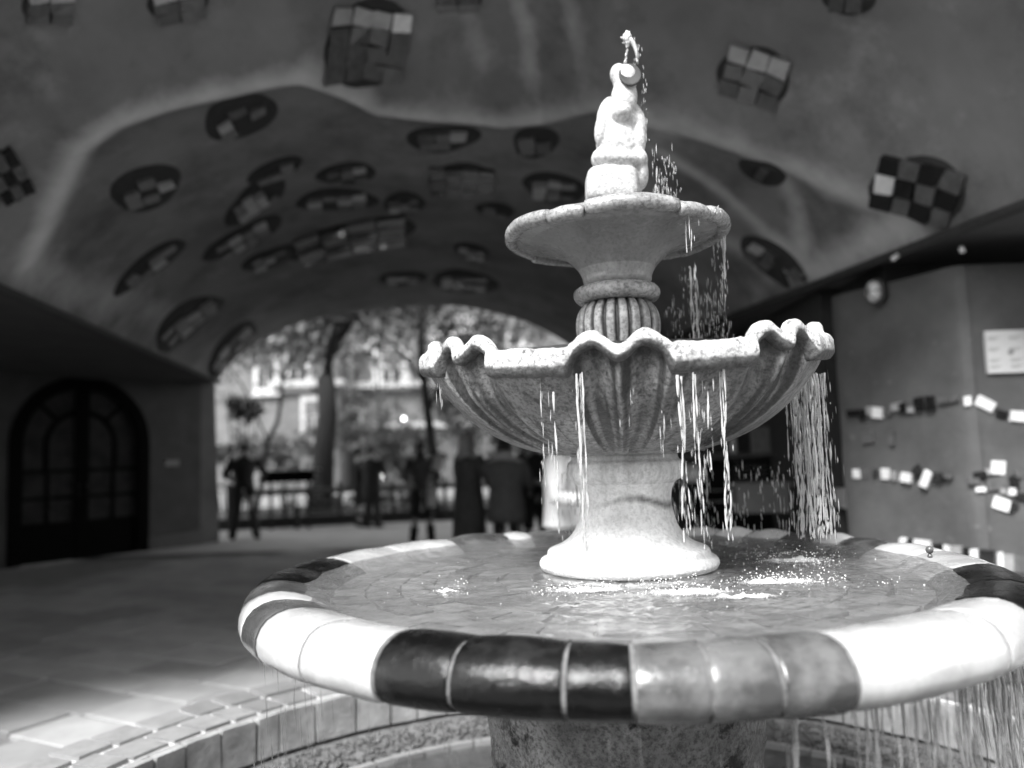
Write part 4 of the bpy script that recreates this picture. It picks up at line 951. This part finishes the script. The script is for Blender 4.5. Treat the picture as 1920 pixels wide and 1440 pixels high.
# shell bowl
NT, NS = 960, 60
def shellrim(th_):
    """height offset, outward offset, 0..1 hump mask at azimuth; repeats every 45 degrees, one wave facing the camera"""
    ph = math.degrees(th_ + PI / 2 + math.radians(8)) % 45.0
    ph = ph - 45 if ph > 22.5 else ph              # -22.5..22.5, wave centre at 0
    t = abs(ph) / 12.0
    if t < 1:
        h = .040 * math.sin(PI * t) ** .75 if t > .5 else lerp(.006, .040, sm(t * 2))
        m_ = 1 - sm((t - .86) / .14)
        return h, -.010 * m_ + .016 * math.exp(-(t / .22) ** 2), m_, ph
    return 0.0, .006, 0.0, ph
def saddle(th_):
    f = th_ + PI / 2 + math.radians(8); return -.035 * math.cos(f) + .03 * (1 - math.cos(2 * f)) / 2
ZR = 1.730; ZB = zc(852)
SR = .532
V = []; F = []; stn = []
for i in range(NS + 1):
    s_ = i / NS                                   # 0 at the neck, 1 at the rim
    for k in range(NT):
        th_ = 2 * PI * k / NT; h, o_, mk, ph = shellrim(th_)
        zb = ZB + (ZR + saddle(th_) - ZB) * (s_ ** 1.75) * (1) ; r = .125 + (SR - .125) * (math.sin(s_ * PI / 2) ** .95)
        r = .14 + (SR - .14) * (1 - (1 - s_) ** 1.45)
        z = zb + h * sm((s_ - .75) / .25)
        fl = mk * sm((s_ - .08) / .3)
        # two concave flutes with a fillet between, under every wave
        if mk > 0:
            g_ = abs(abs(ph) / 12.0 - .5) * 2; dep = (1 - g_ ** 2) * .030 * fl * (1 - .35 * sm((s_ - .8) / .2))
            r -= dep
        r += o_ * sm((s_ - .7) / .3)
        rj = .003 * noise.noise(Vector((math.cos(th_) * 12, math.sin(th_) * 12, z * 9)))
        V.append(((r + rj) * math.cos(th_), (r + rj) * math.sin(th_), z))
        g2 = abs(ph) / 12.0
        s1 = .75 * math.exp(-((g2 - .92) / .10) ** 2) * fl + (.40 * (1 - abs(g2 - .5) * 1.6) if g2 < 1 else 0) * fl + .35 * math.exp(-((g2 - .12) / .10) ** 2) * fl  # darker tone in the flutes and along their edges
        s1 += .9 * max(0, noise.noise(Vector((th_ * 16, s_ * 1.2, 2))) - .12) * sm(s_ * 3) + .8 * max(0, noise.noise(Vector((th_ * 45, s_ * 2.0, 7))) - .2)  # random dark stain streaks
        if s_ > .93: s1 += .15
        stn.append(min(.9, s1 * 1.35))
inner = []
for i in range(13):                              # inside of the bowl
    s_ = 1 - i / 12
    for k in range(NT):
        th_ = 2 * PI * k / NT; h, o_, mk, ph = shellrim(th_); r = .02 + (SR - .03 - .02) * (1 - (1 - s_) ** 1.45); z = ZB + .03 + (ZR + saddle(th_) - ZB - .03) * s_ ** 1.75 + h * sm((s_ - .75) / .25)
        V.append((r * math.cos(th_), r * math.sin(th_), z)); stn.append(.2)
for i in range(NS + 13):
    for k in range(NT): F.append((i * NT + k, i * NT + (k + 1) % NT, (i + 1) * NT + (k + 1) % NT, (i + 1) * NT + k))
shell = inft(mesh('shell_bowl', V, F, M_shell, ft, attr={'tone': stn}))
# rolled lip: a sub-part with a rounded section that hangs lower on the plain lengths
V = []; F = []; stn = []; NQ = 18
for k in range(NT):
    th_ = 2 * PI * k / NT; h, o_, mk, ph = shellrim(th_); cr_ = SR + o_ - .006; cz = ZR + saddle(th_) + h
    tk = lerp(.033, .020, mk); tw_ = lerp(.026, .021, mk); cz -= lerp(.008, -.002, mk)
    for q in range(NQ):
        an = 2 * PI * q / NQ; ex = math.copysign(abs(math.cos(an)) ** .8, math.cos(an)); ez = math.copysign(abs(math.sin(an)) ** .8, math.sin(an))
        j = 1 + .10 * noise.noise(Vector((math.cos(th_) * 20, math.sin(th_) * 20, an))) + .05 * noise.noise(Vector((math.cos(th_) * 70, math.sin(th_) * 70, an * 2)))
        r = cr_ + ex * tw_ * j; z = cz + ez * tk * j
        V.append((r * math.cos(th_), r * math.sin(th_), z)); stn.append(.85 if ez < -.35 else (.42 if ez < 0 and ex > 0 else (.0)))  # grime under the lip
for k in range(NT):
    for q in range(NQ): F.append((k * NQ + q, ((k + 1) % NT) * NQ + q, ((k + 1) % NT) * NQ + (q + 1) % NQ, k * NQ + (q + 1) % NQ))
mesh('rolled_lip', V, F, M_lip, shell, attr={'tone': stn})
for k in range(8):      # little scrolls at the foot of every fluted pair
    th0 = -PI / 2 - math.radians(8) + k * PI / 4
    for sd in (-1, 1):
        V = []; F = []; tc_ = th0 + sd * .17
        pts = []
        for q in range(15):
            u = q / 14 * PI * 1.6; rad = .022 * (1 - .45 * q / 14)
            a_ = tc_ + sd * rad * math.cos(u) / .2; rr_ = .205 + .012; pts.append((rr_ * math.cos(a_), rr_ * math.sin(a_), zc(838) + rad * math.sin(u)))
        tube(V, F, pts, [.007 * (1 - .4 * q / 14) for q in range(15)], 6); mesh('scroll', V, F, M_shell, shell, attr={'tone': [.3] * len(V)})
# water inside the shell
wd_ = water_disc('shell_water', .50, ZR + .004, M_water, .002, 20, res=20, cx=FX, cy=FY)
# fluted melon baluster, collar
dxt = -.0
def mel(r, z, t):
    zz = (z - zc(640)) / (zc(562) - zc(640)); a_ = (t * 20 / (2 * PI)) % 1
    gr = math.exp(-((a_ - .5) / .16) ** 2); return r * (1 - .10 * gr * (1 if r > .03 else 0)), z
P_ = smoothprof(pr([(50, 720), (60, 690), (72, 655), (79, 625), (79, 600), (72, 580), (58, 566), (50, 560)]), 40)
V, F = lathe(P_, 264, fr=mel)
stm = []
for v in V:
    a_ = (math.atan2(v[1], v[0]) % (2 * PI)) * 20 / (2 * PI) % 1; stm.append(.95 * math.exp(-((a_ - .5) / .2) ** 2))  # darker tone along every groove
inft(mesh('fluted_baluster', V, F, M_mel, ft, attr={'tone': stm}))
P_ = smoothprof(pr([(54, 568), (70, 567), (80, 560), (82, 550), (77, 541), (62, 536), (52, 535)]), 36)
V, F = lathe(P_, 96, jitter=.004); inft(mesh('collar', V, F, M_topin, ft))
# top bowl, trumpet shaped with a stepped rolled rim
P_ = smoothprof(pr([(56, 538), (64, 528), (66, 518), (76, 500), (96, 480), (125, 464), (160, 452), (190, 446), (200, 444)]), 50) + pr([(196, 432), (150, 440), (60, 446), (5, 448)])
V, F = lathe(P_, 128, jitter=.002)
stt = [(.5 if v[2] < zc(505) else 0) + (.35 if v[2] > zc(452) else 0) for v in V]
topb = inft(mesh('top_bowl', V, F, M_top, ft, attr={'tone': stt}), .003)
RIMS = [(-112, -66, .006, .020), (-66, -46, -.004, .018), (-46, 0, .004, .019), (0, 40, .0, .017), (40, 95, .006, .019), (95, 140, .0, .018), (140, 184, .004, .017), (184, 228, .004, .020), (228, 248, -.004, .018)]
for (a0, a1, dz_, rd) in RIMS:
    V = []; F = []; pts = []; n_ = 14
    for q in range(n_ + 1):
        f = q / n_; th_ = math.radians(lerp(a0 + .4, a1 - .4, f)); rr_ = 200 * MP + .004 * noise.noise(Vector((th_ * 3, 1, 2)))
        ends = 1 - .16 * (2 * abs(f - .5)) ** 6
        pts.append(((rr_ * math.cos(th_), rr_ * math.sin(th_), zc(446) + dz_ + .006 * math.sin(f * PI) + .002 * noise.noise(Vector((th_ * 8, 5, 2)))), rd * ends * 1.05))
    tube(V, F, [p[0] for p in pts], [p[1] for p in pts], 14)
    mesh('rim_piece', V, F, M_topin, topb)
def stone_blob(name, parts, parent, m, vox=.0045, disp=.003):
    """one continuous carved figure: ellipsoids and capsules fused by a voxel remesh"""
    bm = bmesh.new()
    for pt_ in parts:
        c, r, rot_ = pt_[0], pt_[1], (pt_[2] if len(pt_) > 2 else (0, 0, 0)); shape = pt_[3] if len(pt_) > 3 else 'e'
        from mathutils import Euler
        T = Matrix.Translation(c) @ Euler(rot_).to_matrix().to_4x4() @ Matrix.Diagonal((r[0], r[1], r[2], 1))
        rr_ = bmesh.ops.create_icosphere(bm, subdivisions=4 if shape != 'e' else 3, radius=1)
        if shape != 'e':
            for v in rr_['verts']:
                q = v.co; m8 = (abs(q.x) ** 5 + abs(q.y) ** 5 + abs(q.z) ** 5) ** .2; v.co = q / m8
        bmesh.ops.transform(bm, matrix=T, verts=rr_['verts'])
    me = bpy.data.meshes.new(name); bm.to_mesh(me); bm.free(); me.materials.append(m); o = link(name, me, parent)
    md = o.modifiers.new('r', 'REMESH'); md.mode = 'VOXEL'; md.voxel_size = vox; md.use_smooth_shade = True
    s_ = o.modifiers.new('s', 'SMOOTH'); s_.iterations = 4; s_.factor = .6
    return o
sx0 = float(atY(1160, 250, 2.2)[0]) - FX
def sp3(px, py, dy=0.0): p = atY(px, py, 2.2 + dy); return (float(p[0]) - FX, dy, float(p[2]))
statue = stone_blob('statue', [
    (sp3(1146, 352), (.072, .065, .052), (0, .02, 0), 'b'),                 # block it sits on
    (sp3(1160, 268), (.066, .055, .075)),                                  # belly and hips
    (sp3(1163, 228), (.056, .050, .062)),                                  # chest
    (sp3(1134, 300, .0), (.040, .05, .034), (0, .3, 0)),                   # left hip
    (sp3(1158, 298, -.035), (.068, .038, .026), (0, .12, 0)),              # folded leg
    (sp3(1196, 302, -.01), (.028, .045, .034)), (sp3(1200, 325, 0), (.024, .038, .05)),  # knee and shin
    (sp3(1178, 345, .02), (.045, .05, .045)),
    (sp3(1136, 212, -.0), (.024, .03, .05), (0, .35, 0)),                  # left shoulder, arm
    (sp3(1195, 225, -.0), (.022, .03, .055), (0, -.3, 0)), (sp3(1198, 262, -.02), (.02, .03, .045)),
    (sp3(1126, 245, -.02), (.018, .028, .045), (0, .1, 0)),
    (sp3(1165, 212, -.045), (.030, .034, .024)),                           # hands under the fish
    (sp3(1170, 185, -.03), (.038, .036, .062), (0, .12, 0)),               # upright fish body
    (sp3(1172, 150, -.02), (.036, .036, .045), (0, .1, 0)),
    (sp3(1160, 140, .005), (.026, .030, .032)),                            # head behind it
], ft, M_statue, vox=.0035)
# open mouth of the fish: a pale grey dished disc facing up and forward
V, F = lathe([(.040, 0), (.041, .005), (.037, .008), (.032, .004), (.001, .001)], 32)
mo = mesh('fish_mouth', V, F, M_fence, statue, attr={'tone': [0] * len(V)}); c = sp3(1181, 142, -.048); mo.location = c; mo.rotation_euler = (math.radians(62), math.radians(8), 0); mo.scale = (.78, 1.2, 1)

# ------------------------------------------------------------------ moving water
SV = []; SF = []
def reset():
    global SV, SF, SO
    SV = []; SF = []; SO = 0
SO = 0
def streaks(P, L_, R_, lean=None):
    """P (n,3) centres, L_ lengths, R_ radii: elongated drops with 5 sides and 4 rings"""
    global SO
    n = len(P); K = 5; prof = [(-.5, .15), (-.22, .8), (.15, 1.0), (.5, .12)]; V = []
    lean = np.zeros((n, 2)) if lean is None else lean
    for (zz, rr_) in prof:
        for k in range(K):
            V.append(np.stack([P[:, 0] + R_ * rr_ * math.cos(2 * PI * k / K) + lean[:, 0] * zz * L_, P[:, 1] + R_ * rr_ * math.sin(2 * PI * k / K) + lean[:, 1] * zz * L_, P[:, 2] + zz * L_], 1))
    V = np.stack(V, 1).reshape(-1, 3); f = []
    for i in range(3):
        for k in range(K): f.append((i * K + k, i * K + (k + 1) % K, (i + 1) * K + (k + 1) % K, (i + 1) * K + k))
    f = np.array(f); F = (f[None] + (np.arange(n) * 4 * K)[:, None, None]).reshape(-1, 4) + SO
    SV.append(V); SF.append(F); SO += len(V)
def ribbon(p0, z1, rad, wander=.0022, brk=.30, step=.009, drift=(0, 0)):
    """one thread of falling water: a lumpy tube that thins, swells and breaks"""
    global SO
    n = max(4, int((p0[2] - z1) / step)); K = 6; sd_ = random.uniform(0, 99); V = []; F = []; prev = False
    for i in range(n + 1):
        z = p0[2] - (p0[2] - z1) * i / n + random.uniform(-.002, .002); dr = p0[2] - z
        nz = noise.noise(Vector((sd_, z * 22, 0))); n2 = noise.noise(Vector((sd_, z * 70, 3)))
        r_ = rad * max(.0, .75 + nz * 1.3 + n2 * .8) * (1 - .3 * i / n)
        gap_ = r_ < rad * brk * (1 + 1.2 * i / n)
        x = p0[0] + wander * 2 * noise.noise(Vector((sd_ + 7, z * 9, 0))) * (1 + 2 * dr) + drift[0] * dr; y = p0[1] + wander * noise.noise(Vector((sd_ + 3, z * 9, 5))) + drift[1] * dr
        if gap_: r_ = .0001
        b = len(V)
        for k in range(K): V.append((x + r_ * 1.5 * math.cos(2 * PI * k / K), y + r_ * .8 * math.sin(2 * PI * k / K), z))
        if i > 0 and not (gap_ and prev):
            for k in range(K): F.append((b - K + k, b - K + (k + 1) % K, b + (k + 1) % K, b + k))
        prev = gap_
    if F: SV.append(np.array(V)); SF.append(np.array(F) + SO); SO += len(V)
def stream(px, y0, y1, Y, wpx, n, rmin=.0008, rmax=.0022, lmin=.012, lmax=.06, dY=.03, strands=0):
    a_ = atY(px, y0, Y); zb = atY(px, y1, Y)[2]; wm = wpx * Y / FPX
    if strands:
        for s_ in range(strands):
            sx, sy = rng.normal(0, wm * .3), rng.normal(0, dY * .5)
            ribbon((a_[0] + sx, Y + sy, a_[2]), zb, rng.uniform(rmin, rmax) * .85, drift=(sx * .5, sy * .3))
    z = a_[2] - (a_[2] - zb) * rng.random(n) ** .8; spread = .5 + .5 * (a_[2] - z) / max(.01, a_[2] - zb)
    P = np.stack([a_[0] + rng.normal(0, wm / 2.2, n) * spread, Y + rng.normal(0, dY, n), z], 1)
    streaks(P, rng.uniform(lmin * .5, lmax * .7, n), rng.uniform(rmin * .4, rmax * .6, n))
def flush(name, m=None):
    o = fastmesh(name, np.vstack(SV), np.vstack(SF), m or M_drop); o.data.shade_smooth(); tag(o, kind='stuff'); reset(); return o
reset()
# from the shell bowl
for (px, y0, y1, Y, wpx, n, st_) in ((1015, 705, 960, 1.72, 14, 14, 1), (1034, 735, 1010, 1.70, 12, 16, 1), (1084, 700, 1075, 1.655, 14, 30, 3), (1272, 705, 1015, 1.66, 14, 22, 2), (1300, 700, 1030, 1.67, 16, 26, 2),
        (1320, 715, 880, 1.69, 14, 18, 1), (1352, 692, 1015, 1.71, 10, 20, 3), (1240, 730, 850, 1.66, 12, 8, 0), (826, 722, 760, 2.0, 10, 8, 0), (1180, 730, 800, 1.65, 30, 5, 0)):
    stream(px, y0, y1, Y, wpx, n, strands=int(st_ * 1.7))
for (px, Y, wpx, n, st_) in ((1530, 2.12, 16, 80, 6), (1512, 2.16, 20, 110, 8), (1500, 2.22, 22, 120, 6), (1482, 2.26, 20, 90, 3), (1542, 2.2, 18, 70, 3)):
    stream(px, 700, 1010, Y, wpx, n, strands=int(st_ * 1.8), rmax=.0028, lmax=.06)
for px in (1262, 1280, 1298, 1312, 1330, 1370, 1392, 1420, 1446, 1465, 1065, 1078, 1050):
    stream(px, 860 if px > 1100 else 870, 1002, 2.62, 12, 22, rmax=.0035, strands=1 if px in (1280, 1262, 1330, 1078) else 0)
flush('falling_water_from_shell_bowl')
# from the top bowl
for (px, y0, y1, Y, wpx, n, st_) in ((1352, 430, 560, 2.2, 8, 26, 2), (1338, 450, 600, 2.28, 16, 26, 0), (1290, 400, 470, 1.95, 3, 8, 1), (1295, 500, 660, 2.45, 16, 34, 2), (1320, 530, 660, 2.4, 40, 60, 0), (1262, 560, 660, 2.4, 30, 30, 0), (1350, 520, 660, 2.3, 24, 44, 0), (1275, 500, 620, 2.45, 6, 8, 0)):
    stream(px, y0, y1, Y, wpx, int(n * 1.6), strands=st_ * 2, rmax=.0022, rmin=.0007, lmax=.05)
flush('falling_water_from_top_bowl')
# jet over the statue and its spray
c = sp3(1180, 118); JX, JZ = FX + c[0], c[2]
def jet_line(pts, rads, cnt=1):
    V = []; F = []; tube(V, F, pts, rads, 7); return V, F
j0 = atY(1172, 120, 2.17); j1 = atY(1178, 78, 2.17); V = []; F = []
pts = [tuple(j0 + (j1 - j0) * (k / 8) + np.array([.0006 * math.sin(k * 2), 0, 0])) for k in range(9)]; tube(V, F, pts, [.0055, .005, .0045, .004, .004, .0045, .005, .007, .009], 8)
V2, F2 = [], []; jc = atY(1176, 68, 2.17)
ico2 = bmesh.new(); bmesh.ops.create_icosphere(ico2, subdivisions=3, radius=1)
for v in ico2.verts: v.co = Vector((v.co.x * .011, v.co.y * .011, v.co.z * .014)) * (1 + .5 * noise.noise(v.co * 2.2)) + Vector(jc)
q0 = atY(1180, 72, 2.17); q1 = atY(1193, 96, 2.17); q2 = atY(1196, 120, 2.17); tube(V, F, [tuple(q0), tuple(atY(1187, 80, 2.17)), tuple(q1), tuple(q2)], [.008, .007, .005, .003], 8)
wj = mesh('water_jet', V, F, M_drop); bmobj('jet_head', ico2, M_foam, wj, smooth=True); tag(wj, 'small water jet rising from the mouth at the top of the statue', 'water jet')
P = np.array([atY(1177, 74, 2.17)] * 60) + rng.normal(0, 1, (60, 3)) * np.array([.008, .006, .009]); streaks(P, rng.uniform(.004, .010, 60), rng.uniform(.001, .0025, 60))
stream(1192, 85, 125, 2.17, 5, 30, rmax=.003, lmax=.02)
stream(1206, 125, 260, 2.15, 7, 40, rmax=.002, rmin=.0006, lmax=.03); stream(1226, 265, 372, 2.15, 10, 26, rmax=.0024, lmax=.05); stream(1250, 290, 372, 2.18, 26, 46, rmax=.0018, lmax=.04); stream(1240, 320, 375, 2.2, 40, 40, rmax=.0014, lmax=.03)
# spray skimming the top bowl rim
P = np.array([atY(1315, 400, 2.0)] * 60) + rng.normal(0, 1, (60, 3)) * np.array([.03, .02, .006]); streaks(P, rng.uniform(.003, .01, 60), rng.uniform(.001, .002, 60))
flush('spray_around_statue')
# cascade off the basin rim into the lower pool
for k in range(320):
    right = k < 220
    az_ = math.radians(random.gauss(-48, 15)) if right else math.radians(random.uniform(-165, -92))
    r_ = random.uniform(.86, .955); x, y = BX + r_ * math.cos(az_), FY + r_ * math.sin(az_); m_ = 14 if right else 3
    if k % 2 == 0 and right: ribbon((x, y, 1.076), .21, random.uniform(.0008, .0024), wander=.006, drift=(.05 * math.cos(az_), .05 * math.sin(az_)), step=.014); continue
    z = 1.074 - np.sort(rng.random(m_)) * .85; dr = (1.074 - z); wob = rng.normal(0, .003, m_)
    P = np.stack([x + wob + .05 * dr * math.cos(az_), y + wob + .05 * dr * math.sin(az_), z], 1)
    streaks(P, rng.uniform(.02, .11, len(P)), rng.uniform(.0004, .0015 if right else .0009, len(P)), np.full((len(P), 2), -.04))
flush('falling_water_below_rim', M_drop2)
# splashes and foam on the basin
def dots(P, R_):
    global SO
    n = len(P); V = (IV[None] * R_[:, None, None] + P[:, None]).reshape(-1, 3); F = (IF[None] + (np.arange(n) * len(IV))[:, None, None]).reshape(-1, 3) + SO
    SV.append(V); SF.append(F); SO += len(V)
for (px, py, sx, sy, n, hh) in ((1080, 1112, .05, .05, 420, .012), (1125, 1104, .035, .03, 220, .012), (1290, 1115, .055, .04, 520, .014), (1250, 1095, .04, .03, 220, .01), (1440, 1092, .05, .035, 460, .016), (1500, 1094, .05, .03, 420, .014), (1490, 1055, .07, .05, 560, .018), (1440, 1040, .06, .03, 240, .012), (1530, 1060, .04, .04, 260, .014),
        (840, 1112, .028, .02, 70, .010), (860, 1098, .012, .01, 30, .02), (1360, 1120, .07, .05, 120, .006), (1600, 1100, .08, .05, 60, .004), (1310, 1020, .08, .04, 140, .006)):
    c = atZ(px, py, 1.172); P = np.stack([c[0] + rng.normal(0, sx * 1.1, n), c[1] + rng.normal(0, sy * .6, n), 1.172 + np.abs(rng.normal(0, hh * 1.6, n)) * (rng.random(n) ** 1.2)], 1)
    dots(P[::2], rng.uniform(.0005, .0020, n)[::2])
for k in range(160):
    t = random.uniform(0, 2 * PI); r_ = .74 * math.sqrt(random.random()); dots(np.array([[BX + r_ * math.cos(t), FY + r_ * math.sin(t), 1.173]]), np.array([random.uniform(.0006, .0018)]))
flush('splash_foam', M_foam)
water_disc('basin_water', .838, 1.175, M_water, .0045, 15, res=150, r_in=.2)
FV = []; FF_ = []; FA = []
for (px, py, rx, ry) in ((1100, 1108, .11, .045), (1295, 1112, .13, .05), (1455, 1092, .13, .045), (1490, 1052, .14, .06), (1400, 1120, .10, .03), (840, 1110, .04, .02)):
    c = atZ(px, py, 1.176); b = len(FV); nr, na = 16, 44
    for i in range(nr + 1):
        f = i / nr
        for k in range(na):
            t = 2 * PI * k / na; x = c[0] + rx * f * math.cos(t); y = c[1] + ry * f * math.sin(t)
            h = (1 - f * f) * (.002 + .016 * max(0, noise.noise(Vector((x * 45, y * 45, 1)))) + .006 * noise.noise(Vector((x * 140, y * 140, 5))))
            FV.append((x, y, 1.1765 + max(0, h))); FA.append((1 - f) ** .8)
    for i in range(nr):
        for k in range(na): FF_.append((b + i * na + k, b + (i + 1) * na + k, b + (i + 1) * na + (k + 1) % na, b + i * na + (k + 1) % na))
M_fs = bpy.data.materials.new('foam_sheet'); M_fs.use_nodes = True; N_ = M_fs.node_tree.nodes; L_ = M_fs.node_tree.links; N_['Principled BSDF'].inputs['Base Color'].default_value = g(.9); N_['Principled BSDF'].inputs['Roughness'].default_value = .35
at_ = N_.new('ShaderNodeAttribute'); at_.attribute_name = 'cover'; nn_ = N_.new('ShaderNodeTexNoise'); nn_.inputs['Scale'].default_value = 95; nn_.inputs['Detail'].default_value = 7; nn_.inputs['Roughness'].default_value = .75; nn_.inputs['Distortion'].default_value = 2.5
tc_ = N_.new('ShaderNodeTexCoord'); L_.new(tc_.outputs['Object'], nn_.inputs[0]); ad_ = N_.new('ShaderNodeMath'); ad_.operation = 'ADD'; L_.new(at_.outputs['Fac'], ad_.inputs[0]); L_.new(nn_.outputs[0], ad_.inputs[1])
mr_ = N_.new('ShaderNodeMapRange'); mr_.inputs[1].default_value = .80; mr_.inputs[2].default_value = 1.45; L_.new(ad_.outputs[0], mr_.inputs[0]); L_.new(mr_.outputs[0], N_['Principled BSDF'].inputs['Alpha'])
tag(mesh('foam', FV, FF_, M_fs, attr={'cover': FA}), kind='stuff')
# pool splashes
for k in range(900):
    t = math.radians(random.uniform(-90, 0) if k < 600 else random.uniform(-180, -90)); r_ = random.uniform(.8, 1.3); dots(np.array([[BX + r_ * math.cos(t), FY + r_ * math.sin(t), .205 + abs(random.gauss(0, .01))]]), np.array([random.uniform(.002, .006)]))
flush('pool_foam', M_foam)
# small things: a snail-like knob on the right back rim and a leaf twig on the kerb
kn = tag(empty('rim_knob'), 'tiny pale knob sitting on the white tile at the right back of the rim', 'ornament')
c = atY(1744, 1046, 2.55); c = atZ(1744, 1046, 1.215)
V, F = lathe(smoothprof([(.002, 0), (.006, .002), (.005, .007), (.003, .010), (.007, .013), (.009, .020), (.006, .026), (.001, .029)], 24), 16); mesh('knob', [(v[0] + c[0], v[1] + c[1], v[2] + c[2]) for v in V], F, M_tm, kn)

# ------------------------------------------------------------------ the open street behind the camera (seen only in wet reflections)
bh = tag(empty('street_house'), 'pale house across the open street behind the camera', 'building')
boxobj('wall', (0, -22, 5), (40, 6, 10), M_wallL, bh); 
for k in range(9):
    for z in (2.0, 5.2, 8.2): boxobj('window', (-16 + k * 4, -18.97, z), (1.2, .1, 1.8), M_glass, bh)
